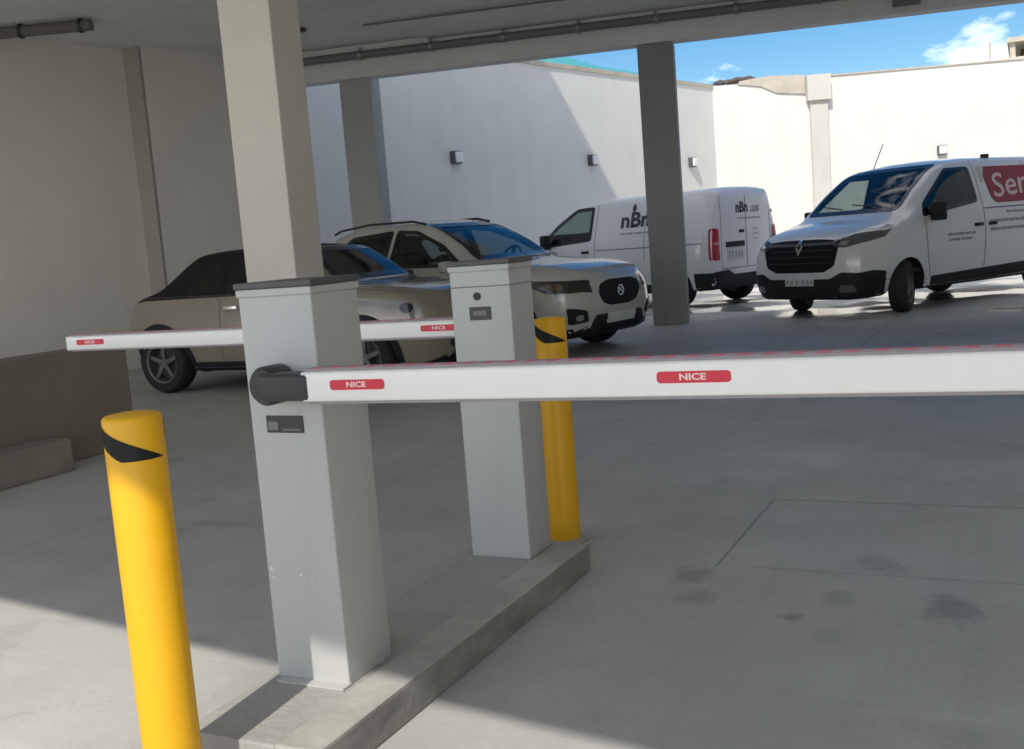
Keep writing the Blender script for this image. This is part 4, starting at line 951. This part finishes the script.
Z.decal('octagon_badge', oc(.062), 'end', 1, M['chrome'], g, off=.020, depth=.015, hole=oc(.050), d=.05); Z.lettering('MG', .075, 0, .67, 'end', 1, M['chrome'], width=.07, parent=g, name='badge_lettering', off=.020)
Z.decal('lower_grille', rounded([(-.52, .30), (.52, .30), (.44, .44), (-.44, .44)], .03), 'end', 1, M['cladding'], off=.010, depth=.03, d=.05)
Z.decal('bumper_lip', rounded([(-.74, .22), (.74, .22), (.74, .27), (-.74, .27)], .01), 'end', 1, M['cladding'], off=.016, depth=.03, d=.05)
Z.decal('number_plate', rounded([(-.26, .345), (.26, .345), (.26, .445), (-.26, .445)], .01), 'end', 1, M['plate'], off=.025, depth=.02)
Z.decal('hood_edge', [(-.66, 1.095), (.66, 1.095), (.66, 1.115), (-.66, 1.115)], 'end', 1, M['trim'], off=.008, depth=.01)
Z.cabin(-.35, -3.2, .80, .42, 1.04, -.78, .38)
for y in (.36, -.36): Z.seat(-1.45, y, .50)
mesh_obj('rear_bench', BX(-2.65, -2.15, -.66, .66, .50, .66, bev=.05), M['seat'], Z.root)
mesh_obj('rear_bench', BX(-2.78, -2.64, -.66, .66, .60, 1.22, bev=.05), M['seat'], Z.root)
Z.finish(UNDER)

# ---- small convertible (cream, black soft top, in front)
K = [(.80, .36, .42, .5, .54, .62, .50, .72, .40, .76), (.73, .25, .62, .48, .72, .70, .68, .83, .54, .87), (.55, .2, .75, .5, .83, .82, .80, .90, .66, .93), (.1, .2, .79, .6, .86, .91, .82, .955, .70, .985), (-.28, .2, .79, .6, .865, .93, .825, .985, .68, 1.015),
     (-.6, .2, .77, .6, .865, .94, .80, 1.19, .62, 1.225), (-.88, .2, .77, .6, .865, .945, .80, 1.34, .57, 1.385), (-1.25, .2, .77, .6, .865, .95, .80, 1.365, .565, 1.415), (-1.85, .2, .77, .6, .865, .955, .80, 1.355, .56, 1.415),
     (-2.12, .2, .77, .6, .865, .955, .80, 1.335, .56, 1.405), (-2.24, .2, .77, .6, .865, .955, .80, 1.29, .56, 1.36), (-2.66, .22, .76, .6, .85, .955, .79, 1.045, .60, 1.085), (-2.86, .24, .72, .6, .83, .93, .75, .98, .60, 1.01), (-2.98, .32, .64, .6, .77, .86, .69, .92, .5, .95), (-3.03, .40, .5, .6, .65, .8, .58, .86, .4, .89)]
C = Car('convertible_car', K, (-5.50, 8.93), -1.1, M['creampaint'], 'cream convertible with raised black soft top, half hidden behind the near cabinet', 'car')
C.window([(-.60, 1.05), (.60, 1.05), (.52, 1.35), (-.52, 1.35)], 'end', 1, M['glass'], 'windscreen', frame=.03, r=.05)
for sg in (1, -1):
    C.window([(-.52, .97), (-1.62, .985), (-1.62, 1.31), (-1.05, 1.31), (-.82, 1.22)], 'side', sg, M['glassdark'], 'side_window', frame=0, r=.04)
    C.window([(-1.70, .99), (-2.15, 1.0), (-2.08, 1.18), (-1.70, 1.29)], 'side', sg, M['glassdark'], 'side_window', frame=0, r=.04)
    for x in (0, -2.495): C.wheel(x, sg, .315, .205, .865, M['steel'], 5, arch=.045, lip=M['cladding'], lip_w=.045)
    C.mirror(-.60, .84, 1.0, sg, M['blackplastic'], sx=.11, sy=.17, sz=.13)
    C.decal('lower_trim', rounded([(-.42, .20), (-2.08, .20), (-2.08, .31), (-.42, .31)], .02), 'side', sg, M['cladding'], off=.012, depth=.03)
    # lamps
    el = [(sg * .50 + .12 * math.cos(2 * math.pi * k / 20), .74 + .105 * math.sin(2 * math.pi * k / 20)) for k in range(20)]
    C.decal('fog_lamp', [(sg * .52 + .05 * math.cos(2 * math.pi * k / 14), .42 + .05 * math.sin(2 * math.pi * k / 14)) for k in range(14)], 'end', 1, M['lensdark'], off=.01, depth=.02, d=.05)
    el2 = [(.50 + .085 * math.cos(2 * math.pi * k / 18), .755 + .062 * math.sin(2 * math.pi * k / 18)) for k in range(18)]
    hl = C.decal('headlight', el2, 'side', sg, M['lensdark'], off=.008, depth=.02, d=.05); C.decal('headlight_ring', offset_poly(el2, .004), 'side', sg, C.paint, hl, off=.012, depth=.02, hole=offset_poly(el2, -.016), d=.08)
    C.gap([(-.48, .95), (-.50, .34)], 'side', sg); C.gap([(-1.68, .97), (-1.66, .6), (-1.72, .34)], 'side', sg)
    C.handle(-1.52, .84, sg, M['chrome'], .17)
    C.decal('tail_light', rounded([(sg * .52, .70), (sg * .68, .70), (sg * .66, .88), (sg * .54, .88)], .03), 'end', -1, M['taillamp'], off=.01, depth=.02)
    C.decal('waist_trim', [(-.42, .948), (-2.72, .966), (-2.72, .985), (-.42, .965)], 'side', sg, M['blackplastic'], off=.008, depth=.012)
g = C.decal('grille', rounded([(-.36, .62), (-.30, .44), (.30, .44), (.36, .62), (.30, .68), (-.30, .68)], .05), 'end', 1, M['grille'], off=.01, depth=.02, d=.05)
C.decal('lower_grille', rounded([(-.50, .27), (.50, .27), (.50, .37), (-.50, .37)], .03), 'end', 1, M['cladding'], off=.01, depth=.02)
C.cabin(-.25, -2.4, .76, .36, .98, -.68, .34)
for y in (.34, -.34): C.seat(-1.3, y, .42)
top = C.finish(splits=UNDER + [('soft_top', M['softtop'], lambda c, n, r: r >= 4 * SEG and -2.84 < c.x < -.86)])
